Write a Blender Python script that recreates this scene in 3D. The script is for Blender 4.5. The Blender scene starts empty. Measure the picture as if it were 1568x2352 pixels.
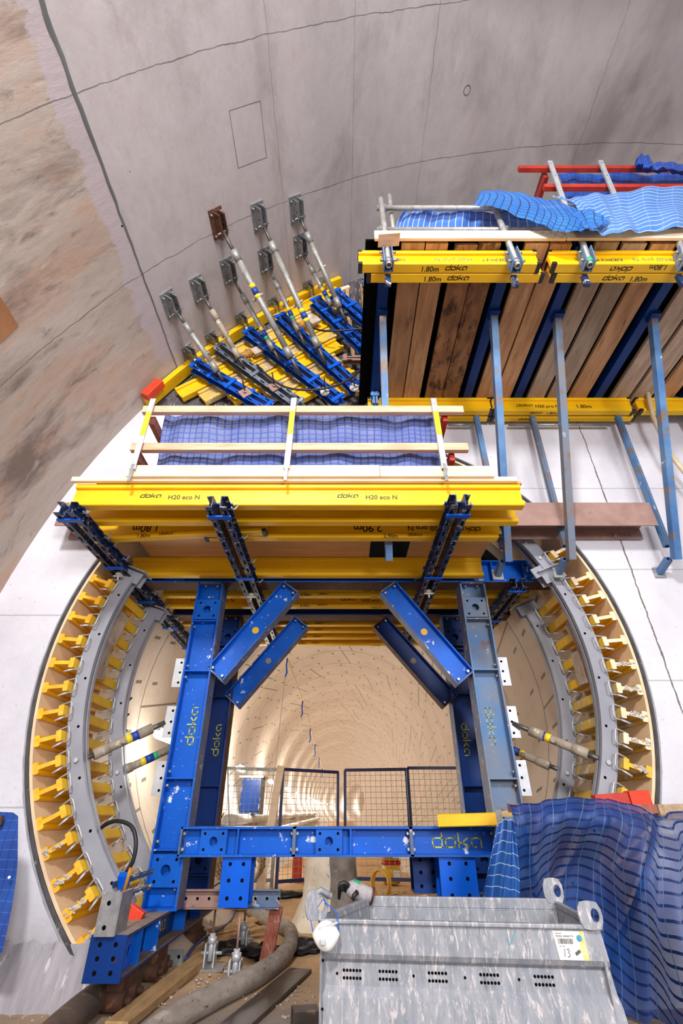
import bpy, math, random
from mathutils import Vector as V, Matrix as M4
random.seed(7)
SC = bpy.context.scene
COL = SC.collection
# ------------------------------------------------------------ camera
FPX = 1085.0
PITCH = math.radians(32.4)
cam_d = bpy.data.cameras.new('camera'); cam = bpy.data.objects.new('camera', cam_d); COL.objects.link(cam)
cam_d.sensor_fit = 'HORIZONTAL'; cam_d.sensor_width = 36.0; cam_d.lens = FPX/1568*36.0
cam_d.clip_start = 0.05; cam_d.clip_end = 300
cam.location = (0, 0, 0); cam.rotation_euler = (math.radians(90)+PITCH, 0, 0)
SC.camera = cam
SC.view_settings.view_transform = 'Standard'; SC.view_settings.look = 'None'
SC.view_settings.gamma = 1.0; SC.view_settings.use_curve_mapping = False
SC.view_settings.exposure = 0.0
LAMP_W = 85
# ------------------------------------------------------------ world and lamps
W = bpy.data.worlds.new('world'); SC.world = W; W.use_nodes = True
W.node_tree.nodes['Background'].inputs[0].default_value = (0.93, 0.92, 1.0, 1)
W.node_tree.nodes['Background'].inputs[1].default_value = 0.9
def area(name, loc, target, size, power, color=(1, 1, 1), sy=None):
    d = bpy.data.lights.new(name, 'AREA'); d.energy = power; d.color = color; d.size = size
    if sy: d.shape = 'RECTANGLE'; d.size_y = sy
    o = bpy.data.objects.new(name, d); COL.objects.link(o); o.location = loc
    o.rotation_euler = (V(target)-V(loc)).to_track_quat('-Z', 'Y').to_euler()
    return o
area('floodlight_upper', (-1.0, -3.5, 4.8), (0.6, 4, 2.0), 0.7, 540, (1.0, 0.97, 0.96))
area('floodlight_lower', (2.2, -4.5, 1.8), (0.2, 4, 1.2), 1.8, 420, (1.0, 0.97, 0.98))
SC.cycles.glossy_bounces = 3; SC.cycles.transparent_max_bounces = 6; SC.cycles.max_bounces = 8
# ------------------------------------------------------------ projection helpers: a point of the photo at a real depth
CP, SP = math.cos(PITCH), math.sin(PITCH)
def ray(u, v):
    X = (u-784)/FPX; Y = -(v-1176)/FPX
    return V((X, CP-Y*SP, SP+Y*CP))
def at(u, v, y): r = ray(u, v); return r*(y/r.y)
def atz(u, v, z): r = ray(u, v); return r*(z/r.z)
def zy(v, y): return at(784, v, y).z
BX, BZ, BR = 3.78, 0.64, 6.94         # big cavern vault, axis along y
def atb(u, v):
    r = ray(u, v); a = r.x**2+r.z**2; b = -2*(r.x*BX+r.z*BZ); c = BX**2+BZ**2-BR**2
    return r*((-b+math.sqrt(b*b-4*a*c))/(2*a))
def bang(p): return math.atan2(p.z-BZ, p.x-BX)
OX, OZ = 0.006, 1.055                 # centre of the round opening
FLOOR = -1.0
HW = 4.0                              # headwall plane
# ------------------------------------------------------------ colours and materials
def rgb(h):
    h = h.lstrip('#'); c = [int(h[i:i+2], 16)/255 for i in (0, 2, 4)]
    return tuple(x/12.92 if x <= 0.04045 else ((x+0.055)/1.055)**2.4 for x in c)+(1,)
class NT:
    def __init__(s, name):
        s.m = bpy.data.materials.new(name); s.m.use_nodes = True
        s.t = s.m.node_tree; s.n = s.t.nodes; s.l = s.t.links
        s.b = s.n['Principled BSDF']; s.out = s.n['Material Output']
    def node(s, typ, **kw):
        n = s.n.new(typ)
        for k, v in kw.items(): setattr(n, k, v)
        return n
    def link(s, a, b): s.l.new(a, b)
    def put(s, sock, v):
        if hasattr(v, 'is_output'): s.link(v, sock)
        else: sock.default_value = v
    def math(s, op, a, b=0.0, c=None):
        n = s.node('ShaderNodeMath', operation=op); s.put(n.inputs[0], a); s.put(n.inputs[1], b)
        if c is not None: s.put(n.inputs[2], c)
        return n.outputs[0]
    def mix(s, f, a, b, blend='MIX'):
        n = s.node('ShaderNodeMix', data_type='RGBA', blend_type=blend)
        s.put(n.inputs[0], f); s.put(n.inputs[6], a); s.put(n.inputs[7], b)
        return n.outputs[2]
    def coord(s, kind='pos', stretch=None):
        if kind == 'pos': o = s.node('ShaderNodeNewGeometry').outputs['Position']
        elif kind == 'uv': o = s.node('ShaderNodeTexCoord').outputs['UV']
        else: o = s.node('ShaderNodeTexCoord').outputs['Object']
        if stretch:
            n = s.node('ShaderNodeVectorMath', operation='MULTIPLY'); s.link(o, n.inputs[0]); n.inputs[1].default_value = stretch
            o = n.outputs[0]
        return o
    def noise(s, vec, scale, detail=5, rough=0.6, dist=0.0):
        n = s.node('ShaderNodeTexNoise'); s.link(vec, n.inputs['Vector'])
        n.inputs['Scale'].default_value = scale; n.inputs['Detail'].default_value = detail
        n.inputs['Roughness'].default_value = rough; n.inputs['Distortion'].default_value = dist
        return n.outputs[0]
    def ramp(s, f, lo, hi):
        n = s.node('ShaderNodeMapRange'); s.put(n.inputs[0], f); n.inputs[1].default_value = lo; n.inputs[2].default_value = hi
        return n.outputs[0]
    def bump(s, h, strength=0.3, dist=0.01):
        n = s.node('ShaderNodeBump'); s.put(n.inputs['Height'], h); n.inputs['Strength'].default_value = strength; n.inputs['Distance'].default_value = dist
        s.link(n.outputs[0], s.b.inputs['Normal'])
    def done(s, col, rough=0.6, metal=0.0, spec=None):
        s.put(s.b.inputs['Base Color'], col); s.put(s.b.inputs['Roughness'], rough); s.put(s.b.inputs['Metallic'], metal)
        if spec is not None: s.b.inputs['Specular IOR Level'].default_value = spec
        return s.m
def paint(name, c1, c2=None, scale=4, rough=0.5, metal=0.0, specks=(), kind='pos', stretch=None, vary=0.0, bump=0.0, bscale=40):
    """two-tone mottled surface with patches of wear; specks = (colour, noise scale, threshold, softness)"""
    t = NT(name); co = t.coord(kind, stretch)
    col = rgb(c1)
    if c2: col = t.mix(t.ramp(t.noise(co, scale), 0.35, 0.65), rgb(c1), rgb(c2))
    for (c, sc, th, so) in specks:
        col = t.mix(t.ramp(t.noise(co, sc, 6, 0.65), th, th+so), col, rgb(c))
    if vary:
        r = t.node('ShaderNodeObjectInfo').outputs['Random']
        h = t.node('ShaderNodeHueSaturation'); t.put(h.inputs['Color'], col)
        t.put(h.inputs['Value'], t.math('MULTIPLY_ADD', r, vary*2, 1.0-vary)); col = h.outputs[0]
    if bump: t.bump(t.noise(co, bscale, 4), bump)
    return t.done(col, rough, metal)
MT = {}
MT['yellow'] = paint('yellow_timber', '#f6c400', '#ecb400', 3, 0.45, specks=(('#c98b12', 9, 0.66, 0.12),), stretch=(1, 3, 3), vary=0.05, bump=0.1)
MT['yellow_dirty'] = paint('yellow_timber_dirty', '#dcb434', '#c4a058', 5, 0.6, specks=(('#b09a74', 5, 0.48, 0.1), ('#d6cdbc', 9, 0.55, 0.08)), vary=0.1, bump=0.15)
MT['yellow_end'] = paint('beam_end_grain', '#fbc23a', '#f6a81c', 20, 0.6, vary=0.08)
MT['pine'] = paint('pale_pine', '#f0dcc0', '#e6c8a4', 3, 0.6, specks=(('#b98d62', 14, 0.70, 0.05),), stretch=(1, 8, 8), bump=0.08)
MT['pine_y'] = paint('pale_pine_lengthwise', '#ead2b0', '#d9b78c', 3, 0.6, specks=(('#b98d62', 14, 0.70, 0.05),), stretch=(8, 1, 8), vary=0.1)
MT['pinkpine'] = paint('pinkish_pine', '#e6c0a0', '#cf9d7c', 3, 0.6, specks=(('#b4624a', 8, 0.66, 0.08),), stretch=(1, 9, 9), vary=0.06)
MT['ply'] = paint('birch_plywood', '#ecd3b0', '#e0bf96', 2.5, 0.55, specks=(('#a8794a', 7, 0.68, 0.06),), stretch=(5, 1, 1.5))
MT['ply_deck'] = paint('plywood_sheet', '#dcae76', '#cc9a60', 2.5, 0.55, specks=(('#8a5a30', 9, 0.72, 0.05),), stretch=(1, 7, 7))
MT['plank'] = paint('weathered_plank', '#c4976c', '#a1744e', 2.2, 0.75, specks=(('#5a3c26', 2.6, 0.58, 0.16), ('#d0b494', 6, 0.62, 0.1)), stretch=(7, 1, 7), vary=0.3, bump=0.2)
MT['plank_dark'] = paint('mottled_plank', '#a5754c', '#7d5434', 2.2, 0.75, specks=(('#3a2414', 3.4, 0.5, 0.14), ('#c0a080', 7, 0.64, 0.08)), stretch=(4, 1.6, 4), vary=0.15, bump=0.2)
MT['plank_grey'] = paint('greyish_plank', '#b8a08a', '#96806c', 2.2, 0.78, specks=(('#6a5444', 3, 0.58, 0.14), ('#cbbca8', 6, 0.62, 0.1)), stretch=(7, 1, 7), vary=0.2, bump=0.2)
MT['oldwood'] = paint('old_grey_wood', '#b7a184', '#927a5e', 4, 0.8, specks=(('#5f4a38', 7, 0.6, 0.1),), stretch=(6, 1.5, 6), vary=0.15, bump=0.2)
MT['greywood'] = paint('concrete_stained_wood', '#c2b5a6', '#a08a74', 6, 0.8, specks=(('#7b5f49', 9, 0.6, 0.1),), vary=0.1)
MT['redwood'] = paint('red_painted_timber', '#c23a2a', '#a02d22', 5, 0.55, specks=(('#e3c3b4', 10, 0.68, 0.04),), vary=0.08)
MT['redbrown'] = paint('red_brown_timber', '#8d4a36', '#a8685a', 6, 0.7, specks=(('#c3aa9c', 5, 0.58, 0.15),), stretch=(6, 6, 1))
MT['orange'] = paint('orange_red_paint', '#e0401c', '#c8371a', 6, 0.5, specks=(('#d8b49a', 9, 0.66, 0.05),))
MT['blue'] = paint('gantry_blue_paint', '#0060cc', '#0052b4', 2.5, 0.42, specks=(('#d5dbe4', 7, 0.635, 0.03), ('#cfd6df', 26, 0.665, 0.03), ('#5a3a2a', 6, 0.66, 0.1)), bump=0.05)
MT['blue_clean'] = paint('bright_blue_paint', '#005cd8', '#0052c0', 3, 0.35, specks=(('#8fb2e0', 60, 0.72, 0.03),))
MT['blue_dark'] = paint('dark_blue_paint', '#05347c', '#042a66', 3, 0.4, specks=(('#7d90ae', 30, 0.72, 0.03), ('#4a3226', 8, 0.66, 0.06)))
MT['blue_old'] = paint('worn_light_blue_paint', '#5a86b4', '#3e6a9e', 4, 0.5, specks=(('#77685a', 5, 0.52, 0.1), ('#b9c4cc', 14, 0.66, 0.05)), vary=0.12)
MT['blue_rust'] = paint('rusty_blue_paint', '#4878ac', '#767c84', 3, 0.6, specks=(('#7d5a40', 4.5, 0.58, 0.12), ('#c5c0b8', 12, 0.64, 0.06)))
MT['strut_rust'] = paint('rusty_strut_paint', '#7a7068', '#5c7896', 3, 0.6, specks=(('#7d5a40', 5, 0.54, 0.12), ('#c5c0b8', 12, 0.64, 0.06)))
MT['flange'] = paint('scraped_blue_flange', '#5f6f86', '#2a4f8c', 5, 0.55, specks=(('#7a5038', 7, 0.55, 0.08), ('#b8b4ae', 14, 0.6, 0.06)))
MT['navy'] = paint('navy_waling_paint', '#17325f', '#0f2347', 5, 0.45, specks=(('#54504c', 7, 0.56, 0.08), ('#b4b0a6', 22, 0.575, 0.04)))
MT['waler'] = paint('blue_waler_paint', '#0850b4', '#063f96', 5, 0.42, specks=(('#c9c2bc', 14, 0.64, 0.05),), vary=0.08)
MT['walergrey'] = paint('scuffed_grey_waler', '#6a7480', '#46546c', 6, 0.55, specks=(('#b8aea6', 12, 0.56, 0.08), ('#2a4a86', 8, 0.6, 0.06)))
MT['greyrail'] = paint('grey_rail_paint', '#9a9ca6', '#8a8d97', 3, 0.42, specks=(('#b9b2a6', 12, 0.68, 0.06),), bump=0.04)
MT['railedge'] = paint('grey_rail_dusty_edge', '#938c82', '#777a84', 9, 0.6, specks=(('#c2b8a8', 14, 0.6, 0.08),))
MT['galv'] = paint('galvanised_steel', '#a9abac', '#8c8f92', 14, 0.42, 0.6, specks=(('#c9c8c6', 9, 0.6, 0.08),))
MT['galv_light'] = paint('zinc_plate', '#c9ccd0', '#b4b8bc', 10, 0.45, 0.35)
MT['tubegrey'] = paint('prop_tube', '#a8a8a4', '#8f8e88', 12, 0.5, 0.4, specks=(('#c4beb2', 8, 0.56, 0.1),), vary=0.08)
MT['tubedusty'] = paint('dusty_prop_tube', '#a79b8a', '#8e8272', 8, 0.8, 0.1, specks=(('#cfc6ba', 12, 0.6, 0.06),))
MT['spindle'] = paint('threaded_spindle', '#6e6a64', '#585450', 30, 0.45, 0.6)
MT['rust'] = paint('rusted_steel', '#a88a80', '#94746a', 5, 0.55, 0.2, specks=(('#a0643a', 9, 0.62, 0.08), ('#4c3530', 4, 0.62, 0.1)))
MT['rustbrown'] = paint('brown_rust', '#7a5344', '#5e4034', 12, 0.6, 0.2, specks=(('#a89a90', 16, 0.62, 0.06),))
MT['rustdark'] = paint('dark_rust', '#5a3826', '#43291d', 9, 0.75, specks=(('#8a5a34', 12, 0.6, 0.08),))
MT['black'] = paint('black_rubber', '#1c1b1c', '#262526', 10, 0.5)
MT['dark'] = paint('matt_black', '#0c0b0c', rough=1.0)
MT['dark'].node_tree.nodes['Principled BSDF'].inputs['Specular IOR Level'].default_value = 0.05
MT['seal'] = paint('grey_seal_strip', '#55575c', '#3f4044', 8, 0.5, specks=(('#8c8a88', 12, 0.64, 0.06),))
MT['darkink'] = paint('black_print', '#14110a')
MT['greyink'] = paint('faded_print', '#8a8468')
MT['yellowink'] = paint('yellow_stencil', '#d8dc28', '#9fae2a', 12, 0.5)
MT['paleink'] = paint('worn_yellow_stencil', '#b0b86a', '#8b8a5a', 12, 0.6)
MT['white'] = paint('white_plastic', '#eceae6', '#dedbd6', 8, 0.5)
MT['cream_pipe'] = paint('cream_pipe', '#d8c8a8', '#c8b48c', 6, 0.5)
MT['hose'] = paint('grey_hose', '#a0968c', '#847a70', 7, 0.75, specks=(('#b5a898', 10, 0.58, 0.08), ('#4c443e', 14, 0.62, 0.05)), stretch=(1, 1, 3), bump=0.2)
MT['hose_brown'] = paint('brown_dusty_hose', '#5e4f42', '#463b34', 6, 0.75, specks=(('#84705c', 10, 0.6, 0.08),), bump=0.2)
MT['sandwood'] = paint('sandy_wood', '#b99768', '#9a7a50', 5, 0.8, stretch=(5, 1, 5), vary=0.15)
MT['darkboard'] = paint('dark_film_board', '#4a4038', '#352d28', 6, 0.5, specks=(('#7a6a5a', 8, 0.62, 0.06),))
MT['gate'] = paint('navy_gate_tube', '#2e3468', '#262a54', 6, 0.5, specks=(('#6a4a3c', 8, 0.64, 0.06),))
MT['wire'] = paint('gate_wire', '#b8aa92', '#a09278', 8, 0.5)
MT['yplastic'] = paint('yellow_plastic', '#e8b41c', '#d89a14', 6, 0.4)
MT['redplastic'] = paint('red_plastic', '#c21a1a')
MT['greenstick'] = paint('green_sticker', '#2fae78')
MT['ystick'] = paint('yellow_sticker', '#f0d428', '#e2c420', 30, 0.5, specks=(('#6a6428', 60, 0.66, 0.03),))
MT['bstick'] = paint('blue_sticker', '#1b3fa0', '#16368c', 30, 0.5, specks=(('#d8dcec', 50, 0.66, 0.03),))
MT['orange_rust'] = paint('ochre_rust_motor', '#c88a1c', '#9a6418', 14, 0.6, specks=(('#5f3c18', 18, 0.6, 0.06),))
MT['whitesteel'] = paint('white_cast_nut', '#cfcac2', '#b8b2a8', 12, 0.5, 0.2)
def concrete_white():
    t = NT('white_concrete'); co = t.coord('pos')
    col = t.mix(t.ramp(t.noise(co, 1.1, 6), 0.35, 0.7), rgb('#dcdbe2'), rgb('#c3c2cb'))
    col = t.mix(t.ramp(t.noise(co, 30, 4), 0.62, 0.75), col, rgb('#a9a8ae'))
    sx = t.node('ShaderNodeSeparateXYZ'); t.link(co, sx.inputs[0])
    # pour joints: two level lines and the crack on the right
    nz = t.math('MULTIPLY_ADD', t.noise(co, 6, 5), 0.05, -0.025)
    lines = None
    for (side, z0) in ((-1, zy(1413, HW)), (1, zy(1308, HW)), (-1, zy(1855, HW)), (1, zy(1122, HW)), (1, zy(1563, HW))):
        f = t.math('LESS_THAN', t.math('ABSOLUTE', t.math('SUBTRACT', t.math('MULTIPLY_ADD', nz, 0.25, sx.outputs[2]), z0)), 0.006)
        g = t.math('GREATER_THAN' if side > 0 else 'LESS_THAN', sx.outputs[0], 0.0)
        f = t.math('MULTIPLY', f, t.math('MULTIPLY', g, 0.45)); lines = f if lines is None else t.math('MAXIMUM', lines, f)
    x0 = at(1435, 1270, HW).x
    f = t.math('LESS_THAN', t.math('ABSOLUTE', t.math('SUBTRACT', t.math('ADD', nz, sx.outputs[0]), x0)), t.math('MULTIPLY', t.noise(co, 5, 3), 0.013))
    lines = t.math('MAXIMUM', lines, f)
    col = t.mix(lines, col, rgb('#6f6a66'))
    # splashed grey foot of the wall
    low = t.ramp(t.math('ADD', sx.outputs[2], t.math('MULTIPLY_ADD', t.noise(co, 3, 6), 0.5, -0.25)), -0.35, -0.75)
    col = t.mix(t.math('MULTIPLY', low, 0.75), col, rgb('#9a979c'))
    t.bump(t.math('ADD', t.noise(co, 18, 6), t.math('MULTIPLY', lines, -0.8)), 0.25, 0.02)
    return t.done(col, 0.7)
MT['white_concrete'] = concrete_white()
def barrel_mat(name, c1, c2, c3, stains, streak, joints, patch, band):
    """uv: u = metres round the vault, v = metres along it"""
    t = NT(name); uv = t.coord('uv'); pos = t.coord('pos')
    su = t.node('ShaderNodeSeparateXYZ'); t.link(uv, su.inputs[0])
    u, v = su.outputs[0], su.outputs[1]
    st = t.node('ShaderNodeVectorMath', operation='MULTIPLY'); t.link(uv, st.inputs[0]); st.inputs[1].default_value = streak
    big = t.noise(st.outputs[0], 0.9, 6, 0.6, 0.3); fine = t.noise(st.outputs[0], 5, 7, 0.7)
    col = t.mix(t.ramp(big, 0.35, 0.66), rgb(c1), rgb(c2))
    col = t.mix(t.math('MULTIPLY', t.ramp(fine, 0.48, 0.75), 0.45), col, rgb(c3))
    for (c, sc, lo, so, amt) in stains:
        col = t.mix(t.math('MULTIPLY', t.ramp(t.noise(st.outputs[0], sc, 8, 0.68, 0.4), lo, lo+so), amt), col, rgb(c))
    wob = t.math('MULTIPLY_ADD', t.noise(uv, 3.5, 6), 0.06, -0.03)
    uw, vw = t.math('ADD', u, wob), t.math('ADD', v, wob)
    wid = t.math('MULTIPLY', t.noise(uv, 2.2, 5), 0.008)
    lines = None
    def acc(f):
        nonlocal lines
        lines = f if lines is None else t.math('MAXIMUM', lines, f)
    for v0 in (2.70, 1.30, -0.1):
        acc(t.math('LESS_THAN', t.math('ABSOLUTE', t.math('SUBTRACT', vw, v0)), wid))
    for u0 in joints:
        acc(t.math('MULTIPLY', t.math('LESS_THAN', t.math('ABSOLUTE', t.math('SUBTRACT', uw, u0)), t.math('MULTIPLY', wid, 0.8)), 0.7))
    if patch:
        (ua, ub, va, vb) = patch
        cu, cv, hu, hv = (ua+ub)/2, (va+vb)/2, abs(ub-ua)/2, abs(vb-va)/2
        du = t.math('SUBTRACT', t.math('ABSOLUTE', t.math('SUBTRACT', u, cu)), hu)
        dv = t.math('SUBTRACT', t.math('ABSOLUTE', t.math('SUBTRACT', v, cv)), hv)
        acc(t.math('LESS_THAN', t.math('ABSOLUTE', t.math('MAXIMUM', du, dv)), t.math('MULTIPLY', wid, 1.1)))
    if band:
        (ub0, w) = band   # pale skim coat beside the joint, ragged edge
        rag = t.math('MULTIPLY_ADD', t.noise(uv, 4, 7, 0.7), 0.45, -0.22)
        f = t.ramp(t.math('SUBTRACT', t.math('ADD', u, rag), ub0+w), 0.02, -0.02)
        col = t.mix(t.math('MULTIPLY', f, 0.8), col, rgb('#b9aeb4'))
    col = t.mix(t.math('MULTIPLY', lines, 0.68), col, rgb('#4a4440'))
    # tie holes
    vor = t.node('ShaderNodeTexVoronoi'); t.link(uv, vor.inputs['Vector']); vor.inputs['Scale'].default_value = 1.9
    hole = t.math('MULTIPLY', t.math('LESS_THAN', vor.outputs['Distance'], 0.022), t.ramp(t.noise(uv, 0.5, 2), 0.45, 0.5))
    col = t.mix(hole, col, rgb('#2a2624'))
    t.bump(t.math('ADD', fine, t.math('MULTIPLY', lines, -1.0)), 0.2, 0.02)
    return t.done(col, 0.72)
def lining_mat():
    """uv: u = metres round, v = metres along; ring joints, staggered segment joints and slot pockets"""
    t = NT('segment_lining'); uv = t.coord('uv')
    su = t.node('ShaderNodeSeparateXYZ'); t.link(uv, su.inputs[0]); u, v = su.outputs[0], su.outputs[1]
    col = t.mix(t.ramp(t.noise(uv, 0.8, 6), 0.35, 0.68), rgb('#ddcfc0'), rgb('#d0c1b0'))
    col = t.mix(t.math('MULTIPLY', t.ramp(t.noise(uv, 3, 7, 0.7), 0.52, 0.75), 0.6), col, rgb('#b3a184'))
    RL = 1.2
    vr = t.math('DIVIDE', v, RL); fr = t.math('FRACT', vr); ring = t.math('FLOOR', vr)
    jr = t.math('LESS_THAN', t.math('MINIMUM', fr, t.math('SUBTRACT', 1.0, fr)), 0.011)
    sh = t.math('FRACT', t.math('MULTIPLY', t.math('SINE', t.math('MULTIPLY', ring, 12.9898)), 437.5))
    SL = 2*math.pi*2.4/7
    us = t.math('ADD', t.math('DIVIDE', u, SL), t.math('ADD', sh, t.math('MULTIPLY_ADD', fr, 0.12, -0.06)))
    fs = t.math('FRACT', us)
    js = t.math('LESS_THAN', t.math('MINIMUM', fs, t.math('SUBTRACT', 1.0, fs)), 0.006)
    # pockets: 4 per segment at two stations of the ring
    fp = t.math('FRACT', t.math('MULTIPLY', us, 4)); pu = t.math('LESS_THAN', t.math('ABSOLUTE', t.math('SUBTRACT', fp, 0.5)), 0.035)
    pv = t.math('LESS_THAN', t.math('ABSOLUTE', t.math('SUBTRACT', t.math('ABSOLUTE', t.math('SUBTRACT', fr, 0.5)), 0.30)), 0.065)
    pk = t.math('MULTIPLY', pu, pv)
    d = t.math('MAXIMUM', t.math('MAXIMUM', t.math('MULTIPLY', jr, 0.72), t.math('MULTIPLY', js, 0.85)), t.math('MULTIPLY', pk, 0.85))
    col = t.mix(d, col, rgb('#6a5c48'))
    t.bump(t.math('MULTIPLY', d, -1.0), 0.5, 0.02)
    return t.done(col, 0.65)
MT['lining'] = lining_mat()
def floor_mat():
    t = NT('dusty_floor'); co = t.coord('pos'); sx = t.node('ShaderNodeSeparateXYZ'); t.link(co, sx.inputs[0])
    grey = t.mix(t.ramp(t.noise(co, 2, 7, 0.65), 0.35, 0.65), rgb('#988c80'), rgb('#7d7268'))
    sand = t.mix(t.ramp(t.noise(co, 3, 7, 0.65), 0.35, 0.65), rgb('#dcb88a'), rgb('#c8a072'))
    f = t.ramp(t.math('ADD', sx.outputs[1], t.math('MULTIPLY_ADD', t.noise(co, 1.2, 5), 1.6, -0.8)), 3.6, 4.9)
    col = t.mix(f, grey, sand)
    col = t.mix(t.ramp(t.noise(co, 26, 6, 0.7), 0.60, 0.72), col, rgb('#5b4c3e'))
    t.bump(t.noise(co, 22, 8, 0.7), 0.5, 0.03)
    return t.done(col, 0.9)
MT['floor'] = floor_mat()
def net_mat(name, base, base2, strand, dark, cell, thin_u, thin_v, alpha, dark_on=True, alpha_noise=0.0):
    """debris netting: close weave (partly see-through) with a square grid of thicker strands; uv in metres"""
    t = NT(name); uv = t.coord('uv'); su = t.node('ShaderNodeSeparateXYZ'); t.link(uv, su.inputs[0])
    wob = t.math('MULTIPLY_ADD', t.noise(uv, 5, 3), 0.02, -0.01)
    def grid(s, wdt):
        f = t.math('FRACT', t.math('DIVIDE', t.math('ADD', s, wob), cell))
        return t.math('LESS_THAN', f, wdt)
    gu, gv = grid(su.outputs[0], thin_u), grid(su.outputs[1], thin_v)
    col = t.mix(t.ramp(t.noise(uv, 3, 5), 0.35, 0.65), rgb(base), rgb(base2))
    g2 = gv if dark_on else gu
    g1 = gu if dark_on else gv
    col = t.mix(g2, col, rgb(dark)); col = t.mix(g1, col, rgb(strand))
    a = t.math('MAXIMUM', t.math('MAXIMUM', gu, gv), alpha)
    if alpha_noise:
        op = t.math('MULTIPLY', t.ramp(su.outputs[0], 0.6, 1.2), -0.30)
        a = t.math('MAXIMUM', t.math('MAXIMUM', gu, gv), t.math('MULTIPLY_ADD', t.ramp(t.noise(uv, 1.7, 3), 0.60+alpha_noise, 0.44-alpha_noise), 0.56, t.math('ADD', op, 0.44)))
    t.put(t.b.inputs['Alpha'], a)
    return t.done(col, 0.6)
MT['net_lower'] = net_mat('blue_violet_netting', '#566498', '#6a72a0', '#2f4c9c', '#34529e', 0.055, 0.2, 0.2, 0.95)
MT['net_upper'] = net_mat('blue_netting_white_strands', '#2f62b4', '#3f74c2', '#c4d0e4', '#2a58a8', 0.06, 0.10, 0.10, 0.93)
MT['net_pale'] = net_mat('pale_blue_netting_white_strands', '#3d74be', '#5582bc', '#c2ccda', '#5c88cc', 0.085, 0.07, 0.10, 0.93, dark_on=False)
MT['net_dark'] = net_mat('deep_blue_netting', '#123f96', '#174aa6', '#2c5cb0', '#2656a8', 0.06, 0.12, 0.12, 0.97)
MT['net_black'] = net_mat('blue_netting_dark_strands', '#1d66bc', '#2a74c6', '#1b2a4a', '#1b2a4a', 0.062, 0.13, 0.13, 0.9)
MT['net_fore'] = net_mat('deep_blue_debris_netting', '#07357a', '#0b458e', '#4a6e98', '#04255a', 0.064, 0.05, 0.24, 0.8, alpha_noise=0.12)
MT['tarp'] = net_mat('blue_tarp', '#123c8a', '#1a4da0', '#0e3176', '#2c5cae', 0.05, 0.1, 0.1, 1.0)
def bin_mat():
    t = NT('scuffed_galvanised_bin'); co = t.coord('pos', (3.2, 1, 0.8))
    col = t.mix(t.ramp(t.noise(co, 7, 7, 0.7), 0.38, 0.62), rgb('#7f858e'), rgb('#9a9da4'))
    col = t.mix(t.ramp(t.noise(co, 16, 8, 0.75, 0.6), 0.53, 0.62), col, rgb('#c6bfbf'))
    col = t.mix(t.ramp(t.noise(t.coord('pos'), 2.4, 5), 0.62, 0.72), col, rgb('#b9aea9'))
    col = t.mix(t.ramp(t.noise(co, 9, 6), 0.66, 0.74), col, rgb('#6c7079'))
    t.bump(t.noise(t.coord('pos'), 9, 4), 0.12, 0.02)
    return t.done(col, 0.55, 0.15)
MT['bin'] = bin_mat()
def lamp_mat(name, col, s):
    t = NT(name); t.b.inputs['Emission Color'].default_value = col; t.b.inputs['Emission Strength'].default_value = s
    return t.done((0.9, 0.9, 0.85, 1), 0.4)
MT['lamp'] = lamp_mat('tunnel_lamp_glass', (1, 0.95, 0.84, 1), 22)
for k in ('blue', 'blue_clean', 'blue_dark', 'waler'): MT[k].node_tree.nodes['Principled BSDF'].inputs['Specular IOR Level'].default_value = 0.25
# ------------------------------------------------------------ mesh helpers
ROOT = {}
def tag(o, label=None, cat=None, group=None, kind=None):
    if label: o['label'] = label
    if cat: o['category'] = cat
    if group: o['group'] = group
    if kind: o['kind'] = kind
    return o
def thing(name, label, cat, loc, group=None, mat4=None):
    o = bpy.data.objects.new(name, None); COL.objects.link(o); o.empty_display_size = 0.1
    if mat4 is not None: o.matrix_world = mat4; ROOT[o.name] = V((0, 0, 0))
    else: o.location = loc; ROOT[o.name] = V(loc)
    return tag(o, label, cat, group, 'thing')
def frame(d, up=(0, 0, 1)):
    d = V(d).normalized(); up = V(up); s = d.cross(up)
    if s.length < 1e-4: s = d.cross(V((0, 1, 0)))
    s.normalize(); return d, s, s.cross(d)
def mframe(p, X, Z):
    X = V(X).normalized(); Z = V(Z); Y = Z.cross(X).normalized(); Z = X.cross(Y)
    return M4(((X.x, Y.x, Z.x, p[0]), (X.y, Y.y, Z.y, p[1]), (X.z, Y.z, Z.z, p[2]), (0, 0, 0, 1)))
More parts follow.
